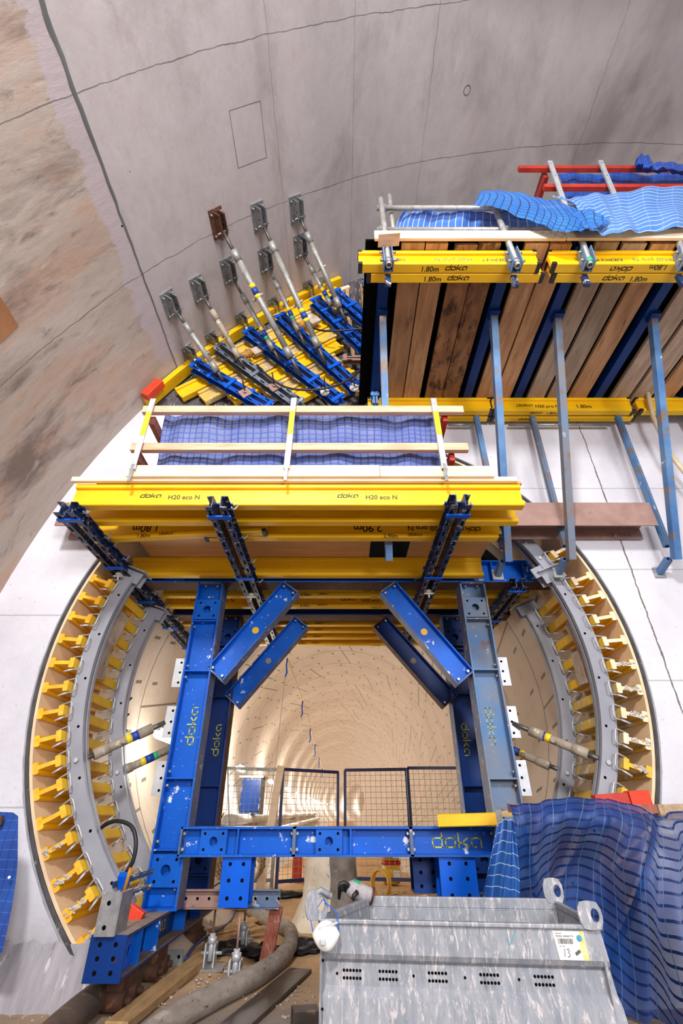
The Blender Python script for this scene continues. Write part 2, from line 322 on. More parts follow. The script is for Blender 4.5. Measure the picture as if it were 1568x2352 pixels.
class MB:
    def __init__(s): s.v = []; s.f = []; s.mi = []; s.sm = []; s.uv = None
    def add(s, vs, fs, mi=0, smooth=False):
        o = len(s.v); s.v += [V(p) for p in vs]
        for f in fs: s.f.append([i+o for i in f]); s.mi.append(mi); s.sm.append(smooth)
        return s
    def obox(s, c, ax, ay, az, mi=0):
        """box from centre and three half-axis vectors"""
        c, ax, ay, az = V(c), V(ax), V(ay), V(az)
        vs = [c+ax*i+ay*j+az*k for i in (-1, 1) for j in (-1, 1) for k in (-1, 1)]
        return s.add(vs, [(0, 1, 3, 2), (4, 6, 7, 5), (0, 4, 5, 1), (2, 3, 7, 6), (0, 2, 6, 4), (1, 5, 7, 3)], mi)
    def box(s, a, b, mi=0):
        a, b = V(a), V(b); c = (a+b)/2; h = (b-a)/2
        return s.obox(c, (h.x, 0, 0), (0, h.y, 0), (0, 0, h.z), mi)
    def bar(s, p0, p1, w, h, up=(0, 0, 1), mi=0):
        """bar between two points: w across, h along up"""
        p0, p1 = V(p0), V(p1); d, sd, u = frame(p1-p0, up)
        return s.obox((p0+p1)/2, (p1-p0)/2, sd*w/2, u*h/2, mi)
    def prof(s, p0, p1, pts, up=(0, 0, 1), mi=0):
        p0, p1 = V(p0), V(p1); d, sd, u = frame(p1-p0, up); n = len(pts)
        vs = [p0+sd*a+u*b for a, b in pts]+[p1+sd*a+u*b for a, b in pts]
        fs = [(i, (i+1) % n, n+(i+1) % n, n+i) for i in range(n)]+[tuple(range(n))[::-1], tuple(range(n, 2*n))]
        return s.add(vs, fs, mi)
    def ibeam(s, p0, p1, h, b, tf, tw, up=(0, 0, 1), mi=0):
        a, w, H = b/2, tw/2, h/2
        return s.prof(p0, p1, [(-a, -H), (a, -H), (a, -H+tf), (w, -H+tf), (w, H-tf), (a, H-tf), (a, H), (-a, H), (-a, H-tf), (-w, H-tf), (-w, -H+tf), (-a, -H+tf)], up, mi)
    def chan(s, p0, p1, h, b, t, up=(0, 0, 1), side=1, mi=0):
        """channel: web through the line, flanges towards +side"""
        H = h/2; k = side
        pts = [(0, -H), (k*b, -H), (k*b, -H+t), (k*t, -H+t), (k*t, H-t), (k*b, H-t), (k*b, H), (0, H)]
        return s.prof(p0, p1, pts if k > 0 else pts[::-1], up, mi)
    def tube(s, path, r, n=10, mi=0, cap=True, rads=None):
        path = [V(p) for p in path]; rings = []
        d0 = (path[1]-path[0]).normalized(); up = V((0, 0, 1)) if abs(d0.z) < 0.9 else V((0, 1, 0))
        vs = []
        for i, p in enumerate(path):
            d = (path[min(i+1, len(path)-1)]-path[max(i-1, 0)]).normalized()
            sd = d.cross(up); sd.normalize(); u = sd.cross(d); up = u
            rr = rads[i] if rads else r
            vs += [p+(sd*math.cos(2*math.pi*k/n)+u*math.sin(2*math.pi*k/n))*rr for k in range(n)]
        m = len(path)
        fs = [(i*n+k, i*n+(k+1) % n, (i+1)*n+(k+1) % n, (i+1)*n+k) for i in range(m-1) for k in range(n)]
        s.add(vs, fs, mi, True)
        if cap:
            o = len(s.v)-len(vs)
            s.f.append([o+k for k in range(n)][::-1]); s.f.append([o+(m-1)*n+k for k in range(n)]); s.mi += [mi, mi]; s.sm += [False, False]
        return s
    def cyl(s, p0, p1, r, n=12, mi=0): return s.tube([p0, p1], r, n, mi)
    def pipe(s, p0, p1, r, ri, n=14, mi=0):
        """open-ended pipe with wall thickness"""
        p0, p1 = V(p0), V(p1); d, a, b = frame(p1-p0)
        vs = []
        for p in (p0, p1):
            for rr in (r, ri): vs += [p+(a*math.cos(2*math.pi*k/n)+b*math.sin(2*math.pi*k/n))*rr for k in range(n)]
        fs = []
        for k in range(n):
            j = (k+1) % n
            fs += [(k, j, 2*n+j, 2*n+k), (n+k, 3*n+k, 3*n+j, n+j), (k, n+k, n+j, j), (2*n+k, 2*n+j, 3*n+j, 3*n+k)]
        return s.add(vs, fs, mi, True)
    def disc(s, c, nrm, r, n=12, mi=0, a0=0):
        d, a, b = frame(nrm); c = V(c)
        return s.add([c+(a*math.cos(2*math.pi*k/n+a0)+b*math.sin(2*math.pi*k/n+a0))*r for k in range(n)], [tuple(range(n))], mi)
    def plate_hole(s, c, right, up, w, h, r, t, n=16, mi=0):
        """rectangular plate with one round hole through it"""
        c = V(c); R, U = V(right).normalized(), V(up).normalized(); N = R.cross(U)
        vs = []
        for z in (t/2, -t/2):
            for k in range(n):
                a = 2*math.pi*k/n; ca, sa = math.cos(a), math.sin(a)
                vs.append(c+N*z+(R*ca+U*sa)*r)
            for k in range(n):
                a = 2*math.pi*k/n; ca, sa = math.cos(a), math.sin(a); m = max(abs(ca), abs(sa))
                vs.append(c+N*z+R*ca*w/2/m+U*sa*h/2/m)
        fs = []
        for k in range(n):
            j = (k+1) % n
            fs += [(k, n+k, n+j, j), (2*n+k, 2*n+j, 3*n+j, 3*n+k), (n+k, 3*n+k, 3*n+j, n+j), (k, j, 2*n+j, 2*n+k)]
        return s.add(vs, fs, mi)
    def ball(s, c, rx, ry=None, rz=None, n=12, m=8, mi=0):
        ry = ry or rx; rz = rz or rx; c = V(c); vs = []
        for i in range(m+1):
            th = math.pi*i/m
            for k in range(n):
                ph = 2*math.pi*k/n; vs.append(c+V((rx*math.sin(th)*math.cos(ph), ry*math.sin(th)*math.sin(ph), rz*math.cos(th))))
        return s.add(vs, [(i*n+k, (i+1)*n+k, (i+1)*n+(k+1) % n, i*n+(k+1) % n) for i in range(m) for k in range(n)], mi, True)
    def grid(s, rows, mi=0, smooth=True, uvs=None):
        """sheet from rows of points; uvs = same-shaped rows of (u, v)"""
        nr, nc = len(rows), len(rows[0]); o = len(s.v)
        s.add([p for r in rows for p in r], [(i*nc+k, i*nc+k+1, (i+1)*nc+k+1, (i+1)*nc+k) for i in range(nr-1) for k in range(nc-1)], mi, smooth)
        if uvs:
            s.uv = s.uv or {}
            for i in range(nr):
                for k in range(nc): s.uv[o+i*nc+k] = uvs[i][k]
        return s
    def build(s, name, mats, parent=None, bevel=0.0):
        me = bpy.data.meshes.new(name)
        if parent is not None: off = ROOT[parent.name]
        else:
            n = len(s.v); off = V((sum(p.x for p in s.v)/n, sum(p.y for p in s.v)/n, min(p.z for p in s.v)))
        me.from_pydata([p-off for p in s.v], [], s.f); me.update()
        for m in (mats if isinstance(mats, (list, tuple)) else [mats]): me.materials.append(MT[m] if isinstance(m, str) else m)
        me.polygons.foreach_set('material_index', s.mi); me.polygons.foreach_set('use_smooth', s.sm)
        if s.uv:
            L = me.uv_layers.new(name='UVMap')
            for lp in me.loops: L.data[lp.index].uv = s.uv.get(lp.vertex_index, (0, 0))
        o = bpy.data.objects.new(name, me); COL.objects.link(o)
        if parent is not None: o.parent = parent; ROOT[o.name] = off
        else: o.location = off; ROOT[o.name] = off
        if bevel:
            b = o.modifiers.new('bevel', 'BEVEL'); b.width = bevel; b.segments = 2; b.limit_method = 'ANGLE'; b.angle_limit = 0.6
        return o
def split(mb, name, mats, parent):
    """one object per connected piece"""
    par = list(range(len(mb.v)))
    def find(a):
        while par[a] != a: par[a] = par[par[a]]; a = par[a]
        return a
    for f in mb.f:
        for j in f[1:]: par[find(j)] = find(f[0])
    out = {}
    for i, f in enumerate(mb.f): out.setdefault(find(f[0]), []).append(i)
    for fs in out.values():
        m = MB(); mp = {}
        for i in fs:
            for j in mb.f[i]:
                if j not in mp: mp[j] = len(m.v); m.v.append(mb.v[j])
            m.f.append([mp[j] for j in mb.f[i]]); m.mi.append(mb.mi[i]); m.sm.append(mb.sm[i])
        m.build(name, mats, parent)
def solo(mb, name, mats, label, cat, group=None, bevel=0.0): return tag(mb.build(name, mats, None, bevel), label, cat, group, 'thing')
def struct(mb, name, mats):
    return tag(mb.build(name, mats), kind='structure')
ORD = 'first second third fourth fifth sixth seventh eighth ninth tenth eleventh twelfth thirteenth fourteenth fifteenth sixteenth seventeenth eighteenth'.split()
# lettering: the square drawn letters of the maker's mark, and plain type
GLY = {'d': [[(1.25, 1), (.2, 1), (0, .8), (0, .2), (.2, 0), (1.25, 0), (1.25, 1.55)]],
       'o': [[(.2, 0), (1.05, 0), (1.25, .2), (1.25, .8), (1.05, 1), (.2, 1), (0, .8), (0, .2), (.2, 0)]],
       'k': [[(0, 0), (0, 1.55)], [(0, .45), (.5, .5), (1.15, 1)], [(.5, .5), (1.2, 0)]],
       'a': [[(.55, 0), (.2, 0), (0, .2), (0, .8), (.2, 1), (1.05, 1), (1.25, .8), (1.25, 0)]]}
def logo_geo(size, t=0.27, shear=0.25):
    """word mark in the xy plane, x height = size; returns mesh pieces and width"""
    vs, fs, x = [], [], 0.0
    for ch in 'doka':
        for st in GLY[ch]:
            for (a, b) in zip(st, st[1:]):
                a, b = V((a[0]+x, a[1])), V((b[0]+x, b[1])); d = (b-a).normalized(); n = V((-d.y, d.x))*t/2; e = d*t*0.42
                o = len(vs)
                for p in (a-e-n, b+e-n, b+e+n, a-e+n): vs.append(((p.x+p.y*shear)*size, p.y*size))
                fs.append((o, o+1, o+2, o+3))
        x += 1.72
    return vs, fs, (x-0.47)*size
_TXT = {}
def type_geo(s, size, sx=1.0):
    k = (s, size, sx)
    if k not in _TXT:
        c = bpy.data.curves.new('type', 'FONT'); c.body = s; c.size = size; c.offset = size*0.012
        o = bpy.data.objects.new('type', c); COL.objects.link(o)
        me = o.to_mesh(); _TXT[k] = ([(p.co.x*sx, p.co.y) for p in me.vertices], [tuple(p.vertices) for p in me.polygons])
        o.to_mesh_clear(); bpy.data.objects.remove(o); bpy.data.curves.remove(c)
    vs, fs = _TXT[k]; w = max([p[0] for p in vs] or [0])
    return vs, fs, w
def write(mb, geo, p, right, up, mi=0, lift=0.0015):
    """place flat lettering: p is the lower left corner"""
    vs, fs, w = geo; R, U = V(right).normalized(), V(up).normalized(); N = R.cross(U)
    mb.add([V(p)+R*a+U*b+N*lift for a, b in vs], fs, mi)
    return w
# ------------------------------------------------------------ H-section timber beam
H2, B2 = 0.20, 0.08
_HC = {}
def hsec(L, mats, caps):
    k = (round(L, 3), tuple(mats), caps)
    if k in _HC: return _HC[k]
    out = []
    def two(z0, z1):
        a, c = B2/2, 0.006
        return MB().prof((0, 0, 0), (L, 0, 0), [(-a, z0+c), (-a+c, z0), (a-c, z0), (a, z0+c), (a, z1-c), (a-c, z1), (-a+c, z1), (-a, z1-c)])
    def mk(mb, nm, ms):
        for i, f in enumerate(mb.f):
            if len(f) > 6 or (nm == 'web' and i < 2): mb.mi[i] = 1 if len(ms) > 1 else 0
        o = mb.build(nm, ms, None); me = o.data; me.transform(M4.Translation(o.location)); bpy.data.objects.remove(o)
        return (nm, me)
    e = list(mats)
    out.append(mk(two(0, 0.04), 'flange', e)); out.append(mk(two(0.16, 0.20), 'flange', e))
    out.append(mk(MB().box((0, -0.0145, 0.04), (L, 0.0145, 0.16)), 'web', e))
    if caps:
        for x0, x1 in ((-0.004, 0.03), (L-0.03, L+0.004)):
            for z in (0, 0.16):
                m = MB(); m.box((x0, -B2/2-0.002, z-0.002 if z == 0 else z+0.012), (x1, B2/2+0.002, z+0.028 if z == 0 else z+0.042))
                out.append(mk(m, 'end_cap', ['black']))
    _HC[k] = out
    return out
def hbeam(label, p0, p1, up=(0, 0, 1), group=None, mats=('yellow', 'yellow_end'), caps=False, texts=(), name='timber_beam', cat='timber beam'):
    """p0, p1: bottom centre line; up: direction of the 20 cm height. texts: (string, size, x, face, ink, turned)"""
    p0, p1 = V(p0), V(p1); L = (p1-p0).length
    r = thing(name, label, cat, p0, group, mframe(p0, p1-p0, up))
    for nm, me in hsec(L, mats, caps):
        o = bpy.data.objects.new(nm, me); COL.objects.link(o); o.parent = r
    for (s, size, x, face, ink, turned) in texts:
        m = MB()
        g = logo_geo(size) if s == 'doka' else type_geo(s, size)
        if face == 'web': o, R, U = V((x, -0.0145, 0.1-size*0.55)), V((1, 0, 0)), V((0, 0, 1))
        elif face == 'flange': o, R, U = V((x, -B2/2, 0.02-size*0.5)), V((1, 0, 0)), V((0, 0, 1))
        else: o, R, U = V((x, size*0.4, 0)), V((1, 0, 0)), V((0, -1, 0))
        if turned: o = o+R*g[2]+U*size*0.9; R, U = -R, -U
        write(m, g, o, R, U)
        m.build('lettering', ink, r)
    return r
# ------------------------------------------------------------ pair of steel channels
def waler(label, p0, p1, up, mats=('navy', 'blue_clean'), group=None, h=0.10, gap=0.055, b=0.05, ties=3, slots=True, name='steel_waling', end_plate=False, pins=0):
    """two channels back to back with tie plates; up = direction of the channel height"""
    p0, p1 = V(p0), V(p1); d, s, u = frame(p1-p0, up); L = (p1-p0).length
    r = thing(name, label, 'waling', p0, group)
    for k in (-1, 1):
        m = MB(); o = s*gap/2*k
        m.chan(p0+o, p1+o, h, b, 0.007, up, k)
        if slots:
            n = int(L/0.16)
            for i in range(n):
                c = p0+d*(L*(i+0.5)/n)+o+s*k*0.030+u*(h/2+0.0008)
                m.obox(c, d*0.032, s*0.007, u*0.0006, 1)
                c = p0+d*(L*(i+0.5)/n)+o+s*k*0.030-u*(h/2+0.0008)
                m.obox(c, d*0.032, s*0.007, u*0.0006, 1)
                c = p0+d*(L*(i+0.5)/n)+o+s*k*0.0078
                m.obox(c, d*0.020, s*0.0006, u*0.010, 1)
        m.build('channel', [mats[0], 'dark'], r)
    for i in range(ties):
        c = p0+d*(L*(i+0.12)/(ties-1+0.24)) if ties > 1 else p0+d*L*0.5
        for sg in (1, -1):
            MB().obox(c+u*(h/2+0.006)*sg, d*0.022, s*(gap/2+b+0.012), u*0.006).build('tie_plate', mats[1], r)
    for i in range(pins):
        c = p0+d*(L*(i+0.3)/pins)+s*(gap/2+b)+u*h*0.2
        m = MB(); m.tube([c-s*0.02, c+s*0.03, c+s*0.05+u*0.03, c+s*0.03+u*0.05], 0.006, 6); m.cyl(c-d*0.03+s*0.01, c+d*0.05+s*0.015, 0.006, 6)
        m.build('clamp_hook', 'galv', r)
    return r
# ------------------------------------------------------------ adjustable push-pull prop
def prop(label, p0, p1, group=None, r=0.030, ext0=0.16, ext1=0.18, mats=('tubegrey', 'spindle'), pin=0.5, sticker=None, green=False, name='push_pull_prop'):
    p0, p1 = V(p0), V(p1); d, s, u = frame(p1-p0); L = (p1-p0).length
    e = thing(name, label, 'prop', p0, group)
    a, b = p0+d*ext0*L, p1-d*ext1*L
    MB().tube([a, b], r, 14).build('outer_tube', mats[0], e)
    MB().cyl(a-d*0.03, a+d*0.09, r*1.18, 14).build('collar', mats[0], e)
    MB().cyl(b-d*0.09, b+d*0.03, r*1.18, 14).build('collar', mats[0], e)
    MB().cyl(p0, a, r*0.58, 10).build('spindle', mats[1], e)
    MB().cyl(b, p1, r*0.58, 10).build('spindle', mats[1], e)
    c = a+(b-a)*pin
    m = MB(); m.cyl(c-s*r*2.0, c+s*r*2.0, r*0.42, 8); m.cyl(c-s*r*2.1, c-s*r*1.6, r*0.6, 8)
    m.build('pin_handle', mats[0], e)
    if sticker:
        c = a+(b-a)*sticker
        MB().cyl(c-d*0.075, c-d*0.03, r*1.03, 14).build('sticker', 'ystick', e)
        MB().cyl(c-d*0.03, c+d*0.045, r*1.03, 14).build('sticker', 'bstick', e)
        MB().cyl(c+d*0.045, c+d*0.085, r*1.03, 14).build('sticker', 'greenstick' if green else 'ystick', e)
    return e
def bolt(mb, p, n, r=0.012, l=0.02, mi=0):
    n = V(n).normalized(); mb.tube([V(p), V(p)+n*l], r, 6, mi)
# ============================================================ SETTING
def bp(a, y, r=BR): return V((BX+r*math.cos(a), y, BZ+r*math.sin(a)))
A_FLOOR = math.pi+math.asin((BZ-FLOOR)/BR)
JP = [atb(u, v) for u, v in ((108, 0), (200, 270), (270, 480), (340, 690), (400, 840))]
A_JOINT = sum(bang(p) for p in JP)/len(JP)
def barrel(name, mat, a0, a1, n, y0=-7.0, y1=4.2, thick=0.3):
    m = MB(); ys = [y0+(y1-y0)*i/8 for i in range(9)]
    for r in (BR, BR+thick):
        rows = []; uvs = []
        for i in range(n+1):
            a = a0+(a1-a0)*i/n
            rows.append([bp(a, y, r) for y in ys]); uvs.append([(a*BR, y) for y in ys])
        m.grid(rows, uvs=uvs)
    return struct(m, name, mat)
joints = [bang(atb(u, v))*BR for u, v in ((625, 200), (808, 400), (985, 220), (1380, 190))]
jl = [bang(atb(20, 1010))*BR]
pa, pb = [atb(u, v) for u, v in ((526, 255), (612, 362))]
patch = (bang(pa)*BR, bang(pb)*BR, pa.y, pb.y)
barrel('wall_left', barrel_mat('vault_wall_concrete', '#bcb0a6', '#ad9e92', '#98887a',
       (('#c09070', 0.5, 0.5, 0.16, 0.6), ('#66584f', 0.6, 0.52, 0.16, 0.8), ('#584c46', 2.2, 0.58, 0.1, 0.5), ('#cfc4ba', 2.4, 0.6, 0.1, 0.5)), (1.0, 3.2, 1), [], None, (A_JOINT*BR, 0.20)), A_JOINT, A_FLOOR, 24)
barrel('ceiling', barrel_mat('vault_roof_concrete', '#b5adad', '#c2baba', '#a59b99',
       (('#857b77', 0.7, 0.5, 0.2, 0.6), ('#b39784', 0.5, 0.6, 0.16, 0.45), ('#d0c9c9', 1.1, 0.56, 0.15, 0.5)), (1.6, 0.8, 1), joints, patch, None), math.radians(8), A_JOINT, 60)
m = MB(); rows = []; rnd = random.Random(3)        # grey mortar in the open joint, wide near the camera
for i in range(70):
    y = -1.0+5.0*i/69
    w = 0.045 if y < 0.8 else max(0.014, 0.045-(y-0.8)*0.014)
    o = rnd.uniform(-0.006, 0.006)
    rows.append([bp(A_JOINT+(o-w*rnd.uniform(.7, 1.2)/2)/BR, y, BR-0.004), bp(A_JOINT+o/BR, y, BR-0.012), bp(A_JOINT+(o+w*rnd.uniform(.7, 1.2)/2)/BR, y, BR-0.004)])
m.grid(rows); struct(m, 'trim_1', paint('joint_mortar', '#6e7170', '#5c5e5d', 6, 0.6, specks=(('#4a4844', 5, 0.64, 0.08),), stretch=(1, .3, 1)))
m = MB(); q = [atb(-30, 660), atb(2, 684), atb(42, 748), atb(2, 786), atb(-30, 800)]
cc = V((BX, 0, BZ)); m.add([p+(V((BX, p.y, BZ))-p).normalized()*.004 for p in q], [(0, 1, 2, 3, 4)]); struct(m, 'trim_5', paint('rusty_stain_patch', '#a5734e', '#8d5c3a', 3, 0.8))
c = atb(1072, 207); nn = (V((BX, c.y, BZ))-c).normalized(); wa = nn.cross(V((0, 1, 0)))
m = MB().tube([c+(wa*math.cos(k*math.pi/12)+V((0, 1, 0))*math.sin(k*math.pi/12)*1.1)*.042 for k in range(25)], .0045, 6); struct(m, 'trim_6', paint('plug_edge', '#5d5754'))
# headwall with the round opening
R_OP = 2.475; Z_TOP = 3.95
def outer(a):
    d = V((math.cos(a), 0, math.sin(a))); best = 99
    def hit(t):
        nonlocal best
        if t > 0: best = min(best, t)
    if d.z > 1e-6: hit((Z_TOP-OZ)/d.z)
    if d.z < -1e-6: hit((FLOOR-0.05-OZ)/d.z)
    if d.x > 1e-6: hit((9.5-OX)/d.x)
    ox, oz = OX-BX, OZ-BZ; b = 2*(ox*d.x+oz*d.z); c = ox*ox+oz*oz-(BR+0.05)**2
    hit((-b+math.sqrt(b*b-4*c))/2)
    return best
am = math.asin((FLOOR-0.05-OZ)/R_OP)
m = MB(); N = 150; ri, ro, rb = [], [], []
for i in range(N+1):
    a = am+(math.pi-2*am)*i/N
    q = outer(a); dd = V((math.cos(a), 0, math.sin(a))); c = V((OX, HW, OZ))
    ri.append(c+dd*R_OP); ro.append(c+dd*max(q, R_OP)); rb.append(c+dd*R_OP+V((0, 0.9, 0)))
m.grid([ro, ri, rb], smooth=False)
struct(m, 'wall_front', 'white_concrete')
m = MB(); prof = []                              # dark grey seal around the opening
for i in range(N+1):
    a = am+(math.pi-2*am)*i/N; dd = V((math.cos(a), 0, math.sin(a))); c = V((OX, HW, OZ)); w = 0.012*math.sin(i*1.7)*0.3
    prof.append([c+dd*(R_OP+0.014+w)+V((0, -0.001, 0)), c+dd*(R_OP+0.010)+V((0, -0.02, 0)), c+dd*(R_OP-0.004)+V((0, -0.022, 0)), c+dd*(R_OP-0.010)+V((0, 0.0, 0)), c+dd*(R_OP-0.010)+V((0, 0.06, 0))])
m.grid(prof, smooth=False); struct(m, 'trim_2', 'seal')
m = MB(); prof = []
for i in range(N+1):
    a = am+(math.pi-2*am)*i/N; dd = V((math.cos(a), 0, math.sin(a))); c = V((OX, HW, OZ))
    prof.append([c+dd*(R_OP+0.032+0.004*math.sin(i*2.3))+V((0, -0.001, 0)), c+dd*(R_OP+0.028)+V((0, -0.010, 0)), c+dd*(R_OP+0.015)+V((0, -0.010, 0))])
m.grid(prof, smooth=False); struct(m, 'trim_3', paint('skim_edge', '#8f8e92', '#a9a8ac', 9, 0.7))
# unseen panel, added only to cast shade on the upper right of the vault
LF = V((-1.0, -3.5, 4.8)); pq = [LF+(p-LF)*.62 for p in (atb(1210, 380), atb(1568, 20), atb(1568, 350))]
e = pq[1]+(pq[1]-pq[0])*.8; f = pq[2]+(pq[2]-pq[0])*1.2
m = MB(); m.add([pq[0], e, f], [(0, 1, 2)]); m.add([q+V((0, -.03, .02)) for q in (pq[0], e, f)], [(2, 1, 0)]); struct(m, 'unseen_shade_panel', 'oldwood')
# floor: dusty slab outside, sand inside the tunnel
m = MB(); nx, ny = 60, 60; rows = []; rnd = random.Random(5)
for j in range(ny+1):
    y = -7+20*j/ny
    rows.append([V((-4.2+14*i/nx, y, FLOOR+rnd.uniform(-.008, .008)+(0.02*math.sin(i*1.3)*math.cos(j*1.1) if y > 4.5 else 0))) for i in range(nx+1)])
m.grid(rows); m.grid([[V((-3, 13-.01, FLOOR)), V((3, 13-.01, FLOOR))], [V((-3, 58, FLOOR)), V((3, 58, FLOOR))], [V((-3, 102, FLOOR)), V((24, 102, FLOOR))]])
struct(m, 'floor', 'floor')
# splashed concrete heel at the foot of the headwall, left of the opening
m = MB(); rows = []
for i in range(52):
    x = -3.1+1.62*i/51; k = 0.10*math.sin(i*1.9)+0.05*math.sin(i*4.1)
    zt = -0.70+0.012*math.sin(i*1.1)+0.008*math.sin(i*2.3)
    rows.append([V((x, HW-0.005, zt)), V((x+0.02*k, HW-0.03-0.02*k, zt-0.08)), V((x+0.01, HW-0.07-0.06*k, -0.87)), V((x, HW-0.12-0.10*k, FLOOR-0.01))])
m.grid(rows); struct(m, 'trim_4', paint('splashed_concrete_heel', '#a5a2a8', '#8b888e', 5, 0.75, specks=(('#c9c7cc', 8, 0.6, 0.08), ('#6f6c70', 10, 0.64, 0.08)), stretch=(3, 1, .6), bump=0.5, bscale=14))
# tunnel lining, curving away to the right far down the line
RT = 2.40
def ty(s): return (max(0.0, s-58)**2)/(2*50.0)
m = MB(); rows = []; uvs = []; NS, NA = 70, 72
for i in range(NS+1):
    y = 4.9+97*(i/NS)**1.6
    rows.append([V((OX+ty(y)+RT*math.cos(a), y, OZ+RT*math.sin(a))) for a in [2*math.pi*k/NA-math.pi/2 for k in range(NA+1)]])
    uvs.append([((2*math.pi*k/NA)*RT, y) for k in range(NA+1)])
m.grid(rows, uvs=uvs); struct(m, 'wall_tunnel', 'lining')
m = MB().disc((OX+ty(101.9), 101.9, OZ), (-.6, -.8, 0), RT+0.4, 40); struct(m, 'wall_tunnel_end', paint('far_lining', '#d0c0a2', '#c2b08e', 2, 0.7))

# ============================================================ RING FORMWORK IN THE OPENING
def rp(a, r, y): return V((OX+r*math.cos(a), y, OZ+r*math.sin(a)))
def ring_ang(u, v, y): p = at(u, v, y); return math.atan2(p.z-OZ, p.x-OX)
def arcs(m, a0, a1, n, sect, mi=0):
    """sweep a closed (r, y) section around the ring"""
    k = len(sect); vs = []
    for i in range(n+1):
        a = a0+(a1-a0)*i/n; vs += [rp(a, r, y) for r, y in sect]
    fs = [(i*k+j, i*k+(j+1) % k, (i+1)*k+(j+1) % k, (i+1)*k+j) for i in range(n) for j in range(k)]
    fs += [tuple(range(k)), tuple(n*k+j for j in range(k))[::-1]]
    return m.add(vs, fs, mi)
rd = math.radians
for side, nm in ((1, 'right'), (-1, 'left')):
    a0, a1 = (rd(-52), rd(88)) if side > 0 else (rd(232), rd(92))
    m = arcs(MB(), a0, a1, 60, [(2.44, HW+0.0), (2.462, HW+0.0), (2.462, 5.02), (2.44, 5.02)])
    solo(m, 'form_facing', 'ply', 'curved pale plywood facing behind the yellow ribs on the %s side of the round opening' % nm, 'plywood facing', None)
    for (y0, wh, rows_) in ((4.08, 'front', 0), (4.86, 'rear', 1)):
        top = ring_ang(296, 1325, y0) if side < 0 else ring_ang(1286, 1318, y0)
        if wh == 'rear': top = ring_ang(352, 1412, y0) if side < 0 else ring_ang(1228, 1395, y0)
        bot = rd(228) if side < 0 else rd(-48)
        r = thing('curved_waling', '%s grey curved steel rail across the yellow ribs, %s side of the opening' % ('nearer' if wh == 'front' else 'deeper', nm), 'curved rail', rp(bot, 2.15, y0), 'curved steel rails of the ring form')
        t = 0.009
        for k, yy in enumerate((y0, y0+0.11)):
            if k == 0: sect = [(2.115, yy), (2.235, yy), (2.235, yy+.040), (2.235-t, yy+.040), (2.235-t, yy+t), (2.115+t, yy+t), (2.115+t, yy+.040), (2.115, yy+.040)]
            else: sect = [(2.115, yy+.0), (2.115, yy-.040), (2.115+t, yy-.040), (2.115+t, yy-t), (2.235-t, yy-t), (2.235-t, yy-.040), (2.235, yy-.040), (2.235, yy)]
            arcs(MB(), bot, top, 48, sect).build('channel', 'greyrail', r)
        m = MB()
        for i in range(7):
            a = bot+(top-bot)*(i+.5)/7
            m.disc(rp(a, 2.15, y0-0.001), (0, -1, 0), 0.011, 10)
        split(m, 'bolt_hole', 'dark', r)
        # joint plates at the upper end
        d = 1 if side > 0 else -1
        for k in (0, 1):
            a = top-d*0.005; tng = V((-math.sin(a), 0, math.cos(a)))*d; rad = V((math.cos(a), 0, math.sin(a)))
            MB().obox(rp(a, 2.17, y0+0.02+k*0.09)+tng*0.03, rad*0.11, V((0, 0.006, 0)), tng*0.055).build('joint_plate', 'greyrail', r)
        MB().obox(rp(top, 2.15, y0+0.055)+V((-math.sin(top), 0, math.cos(top)))*d*0.09, V((math.cos(top), 0, math.sin(top)))*0.12, V((0, 0.09, 0)), V((-math.sin(top), 0, math.cos(top)))*0.006).build('end_plate', 'greyrail', r)
        pv = ring_ang(152, 1755, y0) if side < 0 and wh == 'front' else ring_ang(253, 1781, y0) if side < 0 else ring_ang(1407, 1756, y0) if wh == 'front' else ring_ang(1311, 1780, y0)
        m = MB(); bolt(m, rp(pv, 2.16, y0), (0, -1, 0), 0.018, 0.02); m.build('pivot_bolt', 'galv_light', r)
# crown piece of the rail seen above the steel beam end on the right
r = thing('curved_waling', 'short grey curved rail piece above the blue crossbeam end, beside a rusty girder', 'curved rail', rp(rd(40), 2.15, 4.08), 'curved steel rails of the ring form')
c0, c1 = ring_ang(1262, 1300, 4.08), rd(100)
for k, yy in enumerate((4.08, 4.23)):
    t = 0.009
    sect = [(2.115, yy), (2.235, yy), (2.235, yy+.040), (2.235-t, yy+.040), (2.235-t, yy+t), (2.115+t, yy+t), (2.115+t, yy+.040), (2.115, yy+.040)] if k == 0 else [(2.115, yy), (2.115, yy-.040), (2.115+t, yy-.040), (2.115+t, yy-t), (2.235-t, yy-t), (2.235-t, yy-.040), (2.235, yy-.040), (2.235, yy)]
    arcs(MB(), c0, c1, 24, sect).build('channel', 'greyrail', r)
m = MB()
for q in (0.05, 0.14): bolt(m, rp(c0+q, 2.15, 4.08), (0, -1, 0), 0.016, 0.016)
split(m, 'bolt', 'galv_light', r)
MB().obox(rp(c0, 2.13, 4.10), V((math.cos(c0), 0, math.sin(c0)))*0.13, V((0, .008, 0)), V((-math.sin(c0), 0, math.cos(c0)))*0.05).build('joint_plate', 'greyrail', r)
